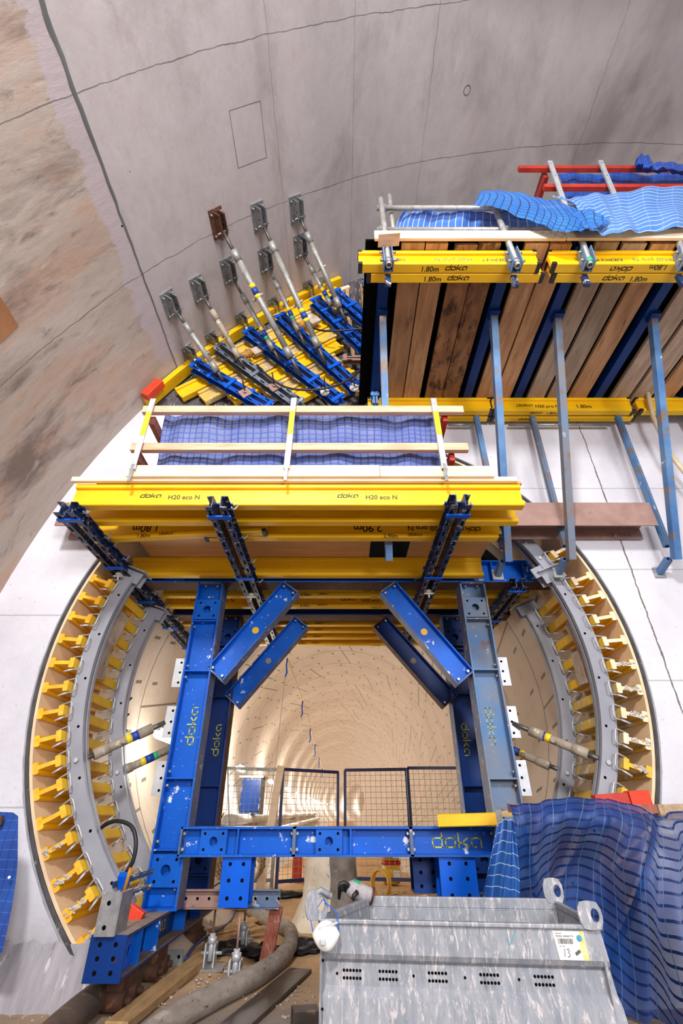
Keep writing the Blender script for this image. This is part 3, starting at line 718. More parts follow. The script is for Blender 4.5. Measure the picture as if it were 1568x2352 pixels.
def rib(a, label, grp, mats, texts, splash):
    d = V((math.cos(a), 0, math.sin(a)))
    p = rp(a, 2.44, HW+0.005)
    o = hbeam(label, p, p+V((0, 0.98, 0)), -d, grp, mats, texts=texts, name='form_rib', cat='timber rib')
    # bent wire clamp over the rail
    for y in (4.02, 4.80):
        R_, T = 2.235, V((-math.sin(a), 0, math.cos(a)))
        c = V((OX, y, OZ)); m = MB(); sg = -1 if math.cos(a) < 0 else 1
        q = [(2.275, .050), (2.225, .058), (2.195, .056), (2.188, .04), (2.188, -.03), (2.195, -.046), (2.225, -.050), (2.275, -.042)]
        inv = o.matrix_world.inverted()
        m.tube([inv @ (c+d*(rr)+T*tt*sg+V((0, 0.0 if 1 < i < 6 else 0.02, 0))) for i, (rr, tt) in enumerate(q)], 0.006, 6)
        m.cyl(inv @ (c+d*2.235-T*.055*sg+V((0, -.01, 0))), inv @ (c+d*2.30-T*.075*sg+V((0, -.02, 0))), 0.008, 6)
        m.build('clamp_hook', 'galv_light', o)
    if splash:
        inv = o.matrix_world.inverted(); m = MB(); rr = random.Random(int(a*1000))
        for i in range(16): m.ball(inv @ (rp(a+rr.uniform(-.008, .008), 2.43-rr.random()*.13*splash, HW+0.004)), rr.uniform(.005, .016), rr.uniform(.005, .012), rr.uniform(.005, .016), 7, 5)
        m.build('concrete_splash', paint('splash_%d' % int(a*1000), '#c9c4be', '#a9a49e', 20, 0.8), o)
LB = [(222, 1330), (203, 1372), (180, 1416), (157, 1467), (137, 1521), (120, 1577), (107, 1636), (104, 1697), (101, 1758), (105, 1815), (113, 1880), (130, 1944), (154, 2012), (180, 2078), (196, 2160)]
RB = [(1280, 1268), (1331, 1330), (1360, 1371), (1385, 1418), (1405, 1471), (1424, 1525), (1440, 1581), (1451, 1640), (1456, 1700), (1456, 1760), (1440, 1826)]
for i, (u, v) in enumerate(LB):
    a = ring_ang(u, v, HW)
    tx = [('doka', 0.018, 0.62, 'web', 'darkink', False)] if i in (7, 9) else []
    dirty = i >= 12
    rib(a, 'yellow timber rib across the left ring form, %s from the top' % ORD[i], 'yellow ribs on the left of the opening', ('yellow', 'yellow_end'), tx, 0 if i < 11 else 1)
for i, (u, v) in enumerate(RB):
    a = ring_ang(u, v, HW)
    rib(a, ('yellow timber rib across the right ring form, %s from the top' % ORD[i]), 'yellow ribs on the right of the opening', ('yellow_dirty' if i >= 6 else 'yellow', 'pine' if i < 9 else 'yellow_end'), (), 0 if i < 5 else 1)
# loose timber blocks tied across the ribs
def block(label, u0, v0, u1, v1, y, w, t, mat, grp='timber blocks laid over the ribs'):
    def on(u, v):          # rests on the inner flanges of the ribs
        lo, hi = 4.15, 4.8
        for _ in range(30):
            y_ = (lo+hi)/2; p = at(u, v, y_)
            if math.hypot(p.x-OX, p.z-OZ) < 2.206: lo = y_
            else: hi = y_
        return p
    p0, p1 = on(u0, v0), on(u1, v1); c = (p0+p1)/2
    rad = V((OX-c.x, 0, OZ-c.z)).normalized()
    m = MB().bar(p0, p1, w, t, rad); return solo(m, 'timber_block', mat, label, 'timber block', grp, 0.003)
block('upper grey timber block laid across the left yellow ribs', 282, 1410, 248, 1478, 4.50, .17, .06, 'greywood')
block('lower grey timber block laid across the left yellow ribs', 243, 1472, 222, 1560, 4.55, .17, .06, 'greywood')
block('upper grey timber block laid across the right yellow ribs', 1308, 1428, 1340, 1478, 4.55, .16, .06, 'greywood')
block('lower grey timber block with screws across the right yellow ribs', 1325, 1498, 1345, 1572, 4.55, .16, .06, 'greywood')
# push-pull props between rails and gantry
prop('dusty prop with yellow and blue sticker, from front left rail to the gantry post', at(174, 1752, 4.14), at(378, 1660, 4.5), 'props bracing the ring form', .036, .22, .2, ('tubedusty', 'spindle'), .45, .72)
prop('dusty prop with green sticker, from the deeper left rail to the gantry', at(270, 1776, 4.95), at(452, 1692, 5.3), 'props bracing the ring form', .036, .05, .2, ('tubedusty', 'spindle'), .62, .42, True)
prop('white dusted prop from front right rail to the gantry post', at(1388, 1748, 4.14), at(1178, 1662, 4.5), 'props bracing the ring form', .036, .2, .24, ('tubedusty', 'spindle'), .55, .82)
prop('white dusted prop from the deeper right rail to the gantry', at(1297, 1774, 4.95), at(1100, 1690, 5.3), 'props bracing the ring form', .036, .2, .2, ('tubedusty', 'spindle'), .42, .56)

# ============================================================ STEEL GANTRY
GY = 4.50
G = thing('formwork_gantry', 'blue steel portal gantry with diagonal braces standing in the tunnel mouth', 'gantry', (0, GY, -0.8))
def col(x, y, z0, z1, mat, ink, side, plates_v, stiff_v, logo_v, tag_):
    c = MB().ibeam((x, y, z0), (x, y, z1), .25, .2, .014, .012, (1, 0, 0)).build('column', mat[0], G)
    for s in (-1, 1):       # scraped flange edges and faces towards the middle
        MB().box((x+s*.125-.0005, y-.1005, z0), (x+s*.125+.0015*s, y+.1005, z1)).build('flange_face', mat[1], c)
    MB().box((x-.13, y-.11, z0-.015), (x+.13, y+.11, z0)).build('base_plate', mat[0], c)
    MB().box((x-.125, y-.1, z1-.014), (x+.125, y+.1, z1)).build('top_plate', mat[1], c)
    for v in plates_v:
        z = zy(v, y-.1); m = MB().plate_hole((x, y-.078, z), (1, 0, 0), (0, 0, 1), .222, .20, .036, .012)
        for i in (-1, 1):
            for k in (-1, 1): m.disc((x+i*.072, y-.0855, z+k*.066), (0, -1, 0), .011, 10, 1)
        m.build('hole_plate', [mat[0], 'dark'], c)
    for v in stiff_v:
        z = zy(v, y-.1); MB().box((x-.112, y-.098, z-.006), (x+.112, y+.098, z+.006)).build('stiffener', mat[0], c)
        m = MB()
        for dz in (-.05, .05): bolt(m, (x+side*.112, y-.06, z+dz), (-side, 0, 0), .013, .02)
        split(m, 'bolt', 'galv', c)
    m = MB()
    for k in (-1, 1): bolt(m, (x+k*.06, y-.05, z1-.014), (0, 0, -1), .014, .022)
    split(m, 'bolt', 'galv', c)
    if logo_v:
        z0_ = zy(logo_v[0], y-.01); z1_ = zy(logo_v[1], y-.01); ht = abs(z1_-z0_); size = ht/6.41
        m = MB(); write(m, logo_geo(size, .2, 0), (x-size*.8 if side > 0 else x+size*.8, y-.0065, z0_ if side > 0 else z1_), (0, 0, -1) if side > 0 else (0, 0, 1), (1, 0, 0) if side > 0 else (-1, 0, 0))
        m.build('stencil', ink, c)
    return c
Z0, Z1 = -0.587, 1.955
col(-1.315, GY, Z0, Z1, ('blue', 'flange'), 'yellowink', -1, (1398, 2000), (1425, 1540, 1787, 1952), (1625, 1710), 'a')
col(1.315, GY, Z0, Z1, ('blue_rust', 'flange'), 'paleink', 1, (1393,), (1420, 1537, 1788), (1625, 1710), 'b')
col(-1.31, 5.45, Z0, Z1, ('blue_dark', 'rustdark'), 'yellowink', -1, (1462, 1975), (1490, 1600, 1805, 2010), (1665, 1735), 'c')
col(1.31, 5.45, Z0, Z1, ('blue_dark', 'flange'), 'yellowink', 1, (1462, 1975), (1490, 1592, 1805), (1662, 1735), 'd')
def xbeam(y, x0, x1, z0, z1, mat, hp, name='crossbeam', stiff=(), b=.2):
    h = z1-z0; z = (z0+z1)/2
    c = MB().ibeam((x0, y, z), (x1, y, z), h, b, .014, .012, (0, 0, 1)).build(name, mat[0], G)
    MB().box((x0, y-b/2-.001, z0-.0015), (x1, y+b/2+.001, z0+.0005)).build('flange_face', mat[1], c)
    for x in (x0+.006, x1-.006): MB().box((x-.006, y-b/2, z0), (x+.006, y+b/2, z1)).build('end_plate', mat[1], c)
    for x in hp:
        m = MB().plate_hole((x, y-b*.39, z), (1, 0, 0), (0, 0, 1), .2, h-.03, .036 if h > .2 else .03, .012)
        for i in (-1, 1):
            for k in (-1, 1): m.disc((x+i*.068, y-b*.39-.0075, z+k*h*.27), (0, -1, 0), .010, 10, 1)
        m.build('hole_plate', [mat[0], 'dark'], c)
    for x in stiff: MB().box((x-.006, y-b/2+.002, z0+.012), (x+.006, y+b/2-.002, z1-.012)).build('stiffener', mat[0], c)
    return c
c = xbeam(GY+.02, -2.02, 2.24, 1.965, 2.21, ('blue', 'rustdark'), (1.97, -1.7), stiff=(1.55, 2.1))
m = MB()
for x in (2.13, 2.18): bolt(m, (x, GY-.05, 2.195), (0, 0, -1), .014, .03); bolt(m, (x-.01, GY+.0, 2.02), (0, -1, 0), .012, .02)
split(m, 'bolt', 'galv', c)
xbeam(5.47, -2.0, 2.0, 1.965, 2.21, ('blue_dark', 'rustdark'), ())
yl = 4.42; zt, zb = zy(1899, yl-.09), zy(1968, yl-.09)
xs = [at(u, 1930, yl-.09).x for u in (412, 675, 945, 1140)]
for i in range(3):
    uu = [(489,), (755,), ()][i]
    cc = xbeam(yl, xs[i], xs[i+1], zb, zt, ('blue', 'flange'), [at(u, 1930, yl-.09).x for u in uu], 'lower_crossbeam', [at(u, 1930, yl-.09).x for u in ((545,), (805,), ())[i]], .18)
    m = MB()
    for x in (xs[i]+.02, xs[i+1]-.02):
        for k in (-1, 1): bolt(m, (x, yl-.03, (zt+zb)/2+k*.05), (0, -1, 0), .012, .02)
    split(m, 'bolt', 'galv', cc)
    if i == 2:
        m = MB(); p = at(994, 1946, yl-.005); write(m, logo_geo(.058, .16, 0), (p.x, yl-.007, p.z), (1, 0, 0), (0, 0, 1)); m.build('stencil', 'yellowink', cc)
def brace(u0, v0, u1, v1, y, mat, hole, h=.20):
    p0, p1 = at(u0, v0, y), at(u1, v1, y); d = (p1-p0).normalized(); up = V((-d.z, 0, d.x))
    if up.z < 0: up = -up
    c = MB().ibeam(p0, p1, h, .15, .011, .010, up).build('brace', mat[0], G)
    MB().obox((p0+p1)/2-up*(h/2+.001), (p1-p0)/2, V((0, .0755, 0)), up*.0012).build('flange_face', mat[1], c)
    for p in (p0, p1): MB().obox(p, d*.006, V((0, .075, 0)), up*h/2).build('end_plate', mat[1], c)
    q = p0+(p1-p0)*hole; m = MB().disc(q-V((0, .0062, 0)), (0, -1, 0), .033, 16); m.build('web_hole', 'lining' if y > 5 else 'yellow', c)
    m = MB()
    for e, s in ((p0, 1), (p1, -1)):
        for k in (-1, 1): bolt(m, e+d*s*.03+up*k*.06-V((0, .03, 0)), (0, -1, 0), .013, .03)
    split(m, 'bolt', 'galv', c)
brace(497, 1552, 668, 1354, GY-.02, ('blue', 'flange'), .5)
brace(1066, 1560, 890, 1354, GY-.02, ('blue', 'flange'), .5)
brace(534, 1612, 692, 1432, 5.42, ('blue', 'flange'), .5)
brace(1032, 1612, 872, 1432, 5.42, ('blue_dark', 'rustdark'), .5)
for (u0, v0, u1, v1, side) in ((393, 1513, 419, 1578, -1), (374, 1622, 401, 1695, -1), (349, 1748, 380, 1828, -1), (1137, 1510, 1160, 1575, 1), (1157, 1622, 1183, 1695, 1), (1178, 1746, 1208, 1828, 1)):
    p0, p1 = at(u0, v1, GY), at(u1, v0, GY)
    if side < 0: xa, xb = -1.44-.115, -1.44
    else: xa, xb = 1.44, 1.44+.115
    m = MB().box((xa, GY-.006, p0.z), (xb, GY+.006, p1.z))
    for k in range(3): m.disc(((xa+xb)/2, GY-.0068, p0.z+(p1.z-p0.z)*(.15+.35*k)), (0, -1, 0), .011, 10, 1)
    m.build('bracket_plate', ['galv_light', 'dark'], G)
def legbox(u0, v0, u1, v1, y, mat, dep=.2):
    a, b = at(u0, v1, y), at(u1, v0, y); zt_ = zb+.0
    c = MB().box((a.x, y, a.z), (b.x, y+.014, zt_)).build('jack_leg', mat, G)
    MB().box((a.x+.02, y+.014, a.z+.02), (a.x+.034, y+dep, zt_)).build('side_web', mat, c)
    MB().box((b.x-.034, y+.014, a.z+.02), (b.x-.02, y+dep, zt_)).build('side_web', mat, c)
    MB().box((a.x, y+dep, a.z), (b.x, y+dep+.014, zt_)).build('back_plate', mat, c)
    MB().box((a.x-.002, y-.002, a.z-.012), (b.x+.002, y+dep+.014, a.z)).build('foot_plate', mat, c)
    m = MB()
    for i in (.28, .74):
        for k in (.14, .5, .84): m.disc((a.x+(b.x-a.x)*i, y-.001, a.z+(zt_-a.z)*k), (0, -1, 0), .013, 10)
    split(m, 'bolt_hole', 'dark', c)
legbox(500, 1975, 577, 2080, 4.36, 'blue_clean')
legbox(1016, 1972, 1090, 2072, 4.36, 'blue_clean')
legbox(952, 1972, 1007, 2048, 4.62, 'blue_dark')
# long foot beams on rollers
for side in (-1, 1):
    x = 1.335*side; y0, y1 = (3.62, 6.2) if side < 0 else (3.95, 6.2); za, zb_ = -0.80, -0.603
    c = MB().ibeam((x, y0, (za+zb_)/2), (x, y1, (za+zb_)/2), zb_-za, .2, .014, .012, (0, 0, 1)).build('foot_beam', 'blue_dark', G)
    MB().box((x-.1, y0, zb_-.001), (x+.1, y1, zb_+.002)).build('top_flange_face', paint('dusty_flange_%d' % side, '#8d7c6e', '#a08f80', 8, 0.8, specks=(('#5d4438', 12, 0.6, 0.08),)), c)
    MB().box((x-.1, y0+.01, za+.013), (x+.1, y1, za+.016)).build('lower_flange_face', paint('dusty_flange_low_%d' % side, '#8a786a', '#6c5c50', 8, 0.8), c)
    m = MB().box((x-.105, y0-.014, za-.004), (x+.105, y0, zb_+.002))
    for i in (-1, 1):
        for k in (-1, 0, 1): m.disc((x+i*.045, y0-.0148, (za+zb_)/2+k*.06), (0, -1, 0), .012, 10, 1)
    m.build('end_plate', ['blue_dark', 'dark'], c)
    for y in (y0+.28, y0+.62, 4.9, 5.4): MB().box((x-.095, y-.006, za+.014), (x+.095, y+.006, zb_-.014)).build('stiffener', 'blue', c)
    m = MB().plate_hole((x-side*.06, y0+.17, (za+zb_)/2), (0, 1, 0), (0, 0, 1), .12, .16, .03, .01); m.build('slot_plate', 'blue_clean', c)
    if side < 0:
        m = MB(); write(m, logo_geo(.05, .2, .2), (x+.0065, y0+.72, (za+zb_)/2-.035), (0, 1, 0), (0, 0, 1)); m.build('stencil', 'yellowink', c)
    for yy in (y0+.35, y0+.95, 5.6):
        k = MB().box((x-.05, yy-.12, -.90), (x+.05, yy+.12, za-.005)).build('roller_block', 'rustdark', c)
        m = MB()
        for dy in (-.1, .1): m.cyl((x-.07, yy+dy, -.935), (x+.07, yy+dy, -.935), .05, 14); m.cyl((x-.10, yy+dy, -.935), (x+.10, yy+dy, -.935), .02, 8)
        split(m, 'roller', 'rustdark', c)
    m = MB(); m.obox((x-.03*side, y0+.05, zb_+.10), (.006, 0, 0), (0, .09, 0), (0, 0, .10)); m.obox((x-.03*side-.055, y0-.04, zb_+.10), (.055, 0, 0), (0, .006, 0), (0, 0, .10))
    m.disc((x-.03*side-.06, y0-.047, zb_+.15), (0, -1, 0), .012, 10, 1); m.disc((x-.03*side-.06, y0-.047, zb_+.04), (0, -1, 0), .012, 10, 1)
    m.build('angle_plate', ['galv', 'dark'], c)
# ============================================================ LOWER WORKING PLATFORM ON THE GANTRY
ZB = 1.98                                           # underside of its timber beams
def xb(u, v, y): return at(u, v, y).x
def brand(L, xs, big=.024, ink='darkink', text='H20 eco N', turned=False):
    out = []
    for x in xs: out += [('doka', big, x, 'web', ink, turned), (text, big*2.3, x+big*9.0*(1 if not turned else -1), 'web', ink, turned)]
    return out
PB = 'yellow beams under the lower platform'
y = 3.06; x0, x1 = xb(162, 1150, y-.04), xb(1203, 1150, y-.04)
hbeam('long yellow beam along the front edge of the lower platform, with dark printed lettering', (x0, y, ZB), (x1, y, ZB), group=PB, texts=brand(3.5, (xb(316, 1150, 3.02)-x0, xb(775, 1150, 3.02)-x0)))
y = 3.30; hbeam('plain yellow beam right behind the front edge beam of the lower platform', (xb(200, 1190, y), y, ZB), (xb(1185, 1190, y), y, ZB), group=PB)
hbeam('short skewed yellow beam with a rounded end under the left platform half', (xb(215, 1240, 3.62), 3.60, ZB), (xb(612, 1215, 3.46), 3.46, ZB), group=PB, caps=True,
      texts=[('1.80m', .05, .42, 'flange', 'darkink', False), ('doka', .018, .62, 'flange', 'darkink', False), ('1.80m', .10, .35, 'web', 'darkink', True)])
y = 3.56; x0 = xb(472, 1235, y); hbeam('yellow beam with a rounded end below the right platform half, printed with its length', (x0, y, ZB), (xb(1149, 1230, y), y, ZB), group=PB, caps=True,
      texts=[('2.90m', .05, 1.53, 'flange', 'darkink', False), ('doka', .018, 1.74, 'flange', 'darkink', False), ('2.90m', .10, 1.28, 'web', 'darkink', True), ('H20 pro N', .07, 1.75, 'web', 'darkink', True), ('doka', .028, 2.2, 'web', 'darkink', True)])
y = 4.33; hbeam('yellow beam against the front steel crossbeam, under the plywood', (xb(300, 1320, y), y, ZB), (xb(1108, 1320, y), y, ZB), group=PB)
# plywood underside with a square cut-out
hx0, hx1 = atz(848, 1270, 2.185).x, atz(936, 1270, 2.185).x; hy0, hy1 = atz(880, 1243, 2.185).y, atz(880, 1291, 2.185).y
m = MB()
X0, X1, Y0, Y1 = -1.93, 1.42, 3.02, 4.40
m.box((X0, Y0, 2.182), (X1, hy0, 2.203)); m.box((X0, hy1, 2.182), (X1, Y1, 2.203)); m.box((X0, hy0, 2.182), (hx0, hy1, 2.203)); m.box((hx1, hy0, 2.182), (X1, hy1, 2.203))
solo(m, 'platform_sheet', 'ply_deck', 'plywood sheet under the lower platform with a square cut-out', 'plywood sheet')
x0, x1 = xb(160, 1112, 2.99), xb(1190, 1112, 2.99)
solo(MB().box((x0, 2.985, 2.182), (x1, 3.02, 2.225)), 'edge_board', 'pine', 'long thin pine board lying along the lower platform front edge, above the yellow beam', 'board', None, .003)
m = MB().box((xb(290, 1095, 2.96), 2.955, 2.205), (xb(872, 1095, 2.96), 2.985, 2.315)); solo(m, 'toe_board', 'pine', 'pale pine toe board on the left two thirds of the lower platform', 'board', 'toe boards of the lower platform', .002)
m = MB().box((xb(873, 1095, 2.96), 2.955, 2.205), (xb(1135, 1095, 2.96), 2.985, 2.308)); solo(m, 'toe_board', 'pine', 'pale pine toe board on the right third of the lower platform', 'board', 'toe boards of the lower platform', .002)
# guard rail
def gpost(label, ut, vt, ub, vb, mat_top):
    p0, p1 = at(ub, vb, 2.93), at(ut, vt, 2.93); r = thing('guard_post', label, 'guard post', p0, 'guard posts of the lower platform')
    d = (p1-p0); m = MB(); a = p0+d*.12
    m.bar(a, p1, .046, .006, (0, 1, 0)); m.bar(a+V((-.02, .016, 0)), p1+V((-.02, .016, 0)), .006, .03, (0, 1, 0)); m.build('upright', 'galv_light', r)
    q0, q1 = p0+d*.52, p0+d*.82
    MB().bar(q0+V((0, -.004, 0)), q1+V((0, -.004, 0)), .046, .003, (0, 1, 0)).build('yellow_band', 'ystick' if mat_top else 'yplastic', r)
    MB().bar(p0-d*.02, p0+d*.17, .024, .014, (0, 1, 0)).build('foot_clip', 'galv', r)
    m = MB(); [m.cyl(p0+d*k+V((0, -.01, 0)), p0+d*k+V((0, .0, 0)), .007, 8) for k in (.03,)]; split(m, 'bolt', 'galv', r)
gpost('leaning grey guard post with yellow band at the left end of the lower platform', 352, 916, 296, 1102, True)
gpost('grey guard post with yellow band in the middle of the lower platform', 675, 914, 655, 1100, True)
gpost('grey guard post with yellow band at the right end of the lower platform', 995, 915, 1025, 1100, True)
def rail(label, u0, u1, v, y, mat='pinkpine', h=.075, name='guard_rail', grp='timber guard rails of the lower platform', tilt=0.0):
    a, b = at(u0, v, y), at(u1, v, y); b.z += tilt
    return solo(MB().bar(a, b, .045, h), name, mat, label, 'guard rail', grp, .003)
rail('upper pinkish timber guard rail of the lower platform', 329, 1063, 943, 2.98)
rail('lower pinkish timber guard rail of the lower platform', 302, 1074, 1029, 2.98)
for (u, v, lab) in ((349, 965, 'upper brown stub of the end guard rail, left end of the lower platform'), (314, 1045, 'lower brown stub of the end guard rail, left end of the lower platform'), (1022, 958, 'upper red stub of the end guard rail, right end of the lower platform'), (1038, 1048, 'lower red stub of the end guard rail, right end of the lower platform')):
    p = at(u, v, 3.03); solo(MB().bar(p, p+V((0, .42, 0)), .045, .085), 'end_rail', 'redwood' if u > 800 else 'redbrown', lab, 'guard rail', 'end guard rails of the lower platform', .003)
def net(label, rows_px, mat, name='debris_net', grp=None, cell=1.0, nu=40, nv=14, wave=0.03, seed=1, freq=7.0, cat='netting'):
    """cloth through rows of (u, v, depth) points, top row first, with folds"""
    R = [[at(*q) for q in r] for r in rows_px]; rnd = random.Random(seed); ph = [rnd.uniform(0, 6.28) for _ in range(8)]
    def lerp(L, t):
        t *= len(L)-1; i = min(int(t), len(L)-2); f = t-i
        a, b = L[i], L[i+1]; p0 = L[max(i-1, 0)]; p3 = L[min(i+2, len(L)-1)]
        return a+(b-a)*f if len(L) < 3 else 0.5*((2*a)+(b-p0)*f+(2*p0-5*a+4*b-p3)*f*f+(3*a-p0-3*b+p3)*f**3)
    rows, uvs = [], []
    for i in range(nv+1):
        t = i/nv; r = []; uv = []; acc = 0; last = None
        for k in range(nu+1):
            s = k/nu; p = lerp([lerp(q, s) for q in R], t)
            if last is not None: acc += (p-last).length
            last = p.copy()
            w = wave*(math.sin(freq*s*6.28+ph[0]+1.3*math.sin(t*3+ph[1]))*.5+.35*math.sin(freq*2.3*s*6.28+ph[2]+t*2)+.3*math.sin(t*9+ph[3]+s*5))
            r.append(p+V((0, w, w*.25))); uv.append((acc*cell, 0))
        rows.append(r); uvs.append(uv)
    wid = sum(q[-1][0] for q in uvs)/len(uvs)
    for k in range(nu+1):
        acc = 0
        for i in range(nv+1):
            if i: acc += (rows[i][k]-rows[i-1][k]).length
            uvs[i][k] = (wid*k/nu, acc*cell)
    m = MB().grid(rows, uvs=uvs); return solo(m, name, mat, label, cat, grp)
net('violet blue debris net behind the timber guard rails of the lower platform', [[(380, 952, 3.09), (690, 948, 3.09), (1008, 955, 3.09)], [(366, 1020, 3.11), (690, 1015, 3.11), (1012, 1018, 3.11)], [(352, 1100, 3.06), (690, 1092, 3.06), (1018, 1100, 3.06)]], 'net_lower', wave=.035, freq=4)
# walings running back under the beams
WG = 'dark blue walings running back under the platform beams'
zW = 1.925
def uw(label, u, v, y1, pins, ties):
    a = atz(u, v, zW); b = V((a.x, y1, zW)); return waler(label, a, b, (0, 0, 1), group=WG, ties=ties, pins=pins)
W1 = uw('long navy steel waling running back on the far left of the platform', 150, 1165, 6.5, 9, 5)
W2 = uw('navy steel waling running back from the platform middle, left of centre', 497, 1152, 6.5, 8, 4)
W3 = uw('navy steel waling running back right of centre under the platform', 1058, 1148, 6.5, 8, 4)
W4 = uw('short navy steel waling hung under the right end of the blue crossbeam', 1192, 1338, 6.3, 4, 3)
for w, us in ((W1, ((503, 1322), (300, 1348), (655, 1447))), (W2, ((572, 1370),)), (W3, ((990, 1362),)), (W4, ((1130, 1445),))):
    for (u, v) in us:
        p = atz(u, v, zW-.075); x = ROOT[w.name].x; m = MB(); p = V((x, p.y, zW-.075))
        m.cyl(p+V((0, 0, .03)), p, .03, 14); m.cyl(p, p-V((0, 0, .05)), .01, 8); m.obox(p-V((0, 0, .008)), (.045, 0, 0), (0, .01, 0), (0, 0, .006)); m.build('wing_nut', 'whitesteel', w)
for i, (y, xl, xr, tx) in enumerate(((4.86, -1.95, 2.05, True), (5.18, -2.05, 2.06, True), (5.80, -2.0, 1.98, False), (6.05, -1.95, 1.93, True), (6.33, -1.9, 1.9, False), (6.62, -1.85, 1.85, True))):
    t = []
    if tx: t = brand(4, (xb(783, 1400, y)-xl, xb(505, 1400, y)-xl-.35), .026)
    t += [('4.90m', .045, xb(690, 1380, y)-xl, 'flange', 'darkink', False), ('doka', .016, xb(690, 1380, y)-xl+.2, 'flange', 'darkink', False), ('4.90m', .05, xb(850, 1380, y)-xl, 'bottom', 'darkink', True), ('doka', .018, xb(850, 1380, y)-xl+.22, 'bottom', 'darkink', True)]
    hbeam('yellow roof form beam across the tunnel above the braces, %s back from the front crossbeam' % ORD[i], (xl, y, ZB+.0), (xr, y, ZB), group='roof form beams on the gantry', texts=t)
solo(MB().box((-2.0, 4.72, 2.182), (2.0, 6.72, 2.203)), 'roof_form_sheet', 'ply_deck', 'plywood sheet lying on the yellow roof form beams over the gantry', 'plywood sheet')
m = MB(); ch = math.asin((2.21-OZ)/2.37); vs = [rp(ch+(math.pi-2*ch)*k/30, 2.37, 5.04) for k in range(31)]  # black board added so the view up through the cut-out stays dark
m.add(vs+[p+V((0, .03, 0)) for p in vs], [tuple(range(31)), tuple(range(31, 62))[::-1]]+[(k, k+1, 32+k, 31+k) for k in range(30)]+[(30, 0, 31, 61)])
solo(m, 'darkening_board', 'dark', 'added black board above the roof form, keeping the platform cut-out dark', 'board')
# rusty girder fixed to the headwall
r = thing('steel_girder', 'long rusty steel girder lying across the headwall above the opening', 'girder', (0, 3.84, 2.2))
MB().ibeam((xb(125, 1205, 3.71), 3.845, 2.335), (xb(1505, 1190, 3.71), 3.845, 2.335), .27, .25, .014, .012, (0, 1, 0)).build('beam', 'rust', r)
m = MB()
for u in (1415, 1452): p = at(u, 1228, 3.94); bolt(m, V((p.x, 3.968, 2.245)), (0, -1, 0), .014, .02)
split(m, 'bolt', 'galv', r)

# ============================================================ UPPER BRACKET PLATFORM
ZU = 3.70
UB = 'front edge beams of the upper platform'
def ub(label, u0, u1, v, y, texts=(), grp=UB, caps=True):
    a, b = xb(u0, v, y), xb(u1, v, y); return hbeam(label, (a, y, ZU), (b, y, ZU), group=grp, caps=caps, texts=texts)
k = .0021
ub('yellow beam on the outer front edge of the upper platform, left', 823, 1234, 605, 2.165, [('1.80m', .09, .18, 'web', 'greyink', True), ('H20 pro N', .07, .62, 'web', 'greyink', True), ('doka', .03, 1.02, 'web', 'greyink', True), ('1.80m', .06, .50, 'bottom', 'darkink', False), ('doka', .026, .70, 'bottom', 'darkink', False)])
ub('yellow beam tucked behind the outer front edge beam of the upper platform, left', 843, 1246, 638, 2.250, [('1.80m', .06, .46, 'bottom', 'darkink', False), ('doka', .026, .66, 'bottom', 'darkink', False)])
ub('yellow beam on the outer front edge of the upper platform, right', 1262, 1700, 605, 2.165, [('doka', .03, .40, 'web', 'greyink', True), ('H20 pro N', .07, .68, 'web', 'greyink', True), ('1.80m', .09, 1.05, 'web', 'greyink', True), ('doka', .026, .48, 'bottom', 'darkink', True), ('1.80m', .06, .78, 'bottom', 'darkink', True)])
ub('yellow beam tucked behind the outer front edge beam of the upper platform, right', 1266, 1690, 638, 2.250, [('doka', .026, .42, 'bottom', 'darkink', False), ('1.80m', .06, .64, 'bottom', 'darkink', False)])
UW = 'wall side beams of the upper platform'
ub('yellow beam on the wall side of the upper platform, behind the timber rail end', 845, 1128, 945, 3.80, (), UW)
ub('yellow beam on the wall side of the upper platform between the steel brackets', 1132, 1452, 945, 3.80, [('doka', .026, .27, 'web', 'darkink', False), ('H20 pro N', .06, .47, 'web', 'darkink', False), ('1.80m', .07, .92, 'web', 'darkink', False), ('1.80m', .05, .58, 'bottom', 'darkink', False), ('doka', .02, .40, 'bottom', 'darkink', False)], UW)
ub('yellow beam on the wall side of the upper platform at the right picture edge', 1466, 1750, 945, 3.80, (), UW)
ub('second yellow beam close to the wall, under the left planks', 840, 1124, 960, 3.90, (), UW)
ub('second yellow beam close to the wall, under the middle planks', 1128, 1455, 960, 3.90, [('doka', .022, .3, 'bottom', 'darkink', False), ('1.80m', .05, .75, 'bottom', 'darkink', False)], UW)
# deck planks seen from below
PL = [(.49, .68), (.69, .87), (.93, 1.115), (1.122, 1.30), (1.50, 1.69), (1.705, 1.88), (2.07, 2.26), (2.295, 2.49), (2.53, 2.73), (3.0, 3.2), (3.24, 3.45), (3.5, 3.7)]
PN = ['leftmost brown deck plank of the upper platform, beside the first bracket', 'second brown deck plank from the left, beside a black gap', 'mottled brown deck plank just right of the black gap', 'dark stained deck plank left of the second bracket', 'reddish deck plank just right of the second bracket',
      'deck plank left of the third bracket', 'greyish deck plank just right of the third bracket', 'middle one of three planks between third and fourth bracket', 'deck plank left of the fourth bracket', 'grey deck plank just right of the fourth bracket', 'second grey plank right of the fourth bracket', 'deck plank at the far right picture edge']
rnd = random.Random(11)
for (a, b), nm in zip(PL, PN):
    e = rnd.uniform(-.03, .03)
    pm = {2: 'plank_dark', 3: 'plank_dark', 6: 'plank_grey', 7: 'plank_grey', 9: 'plank_grey', 10: 'plank_grey'}.get(PN.index(nm), 'plank')
    solo(MB().box((a, 2.075+e*.6, 3.902), (b, 3.97, 3.945)), 'deck_plank', pm, nm, 'plank', 'deck planks of the upper platform', .003)
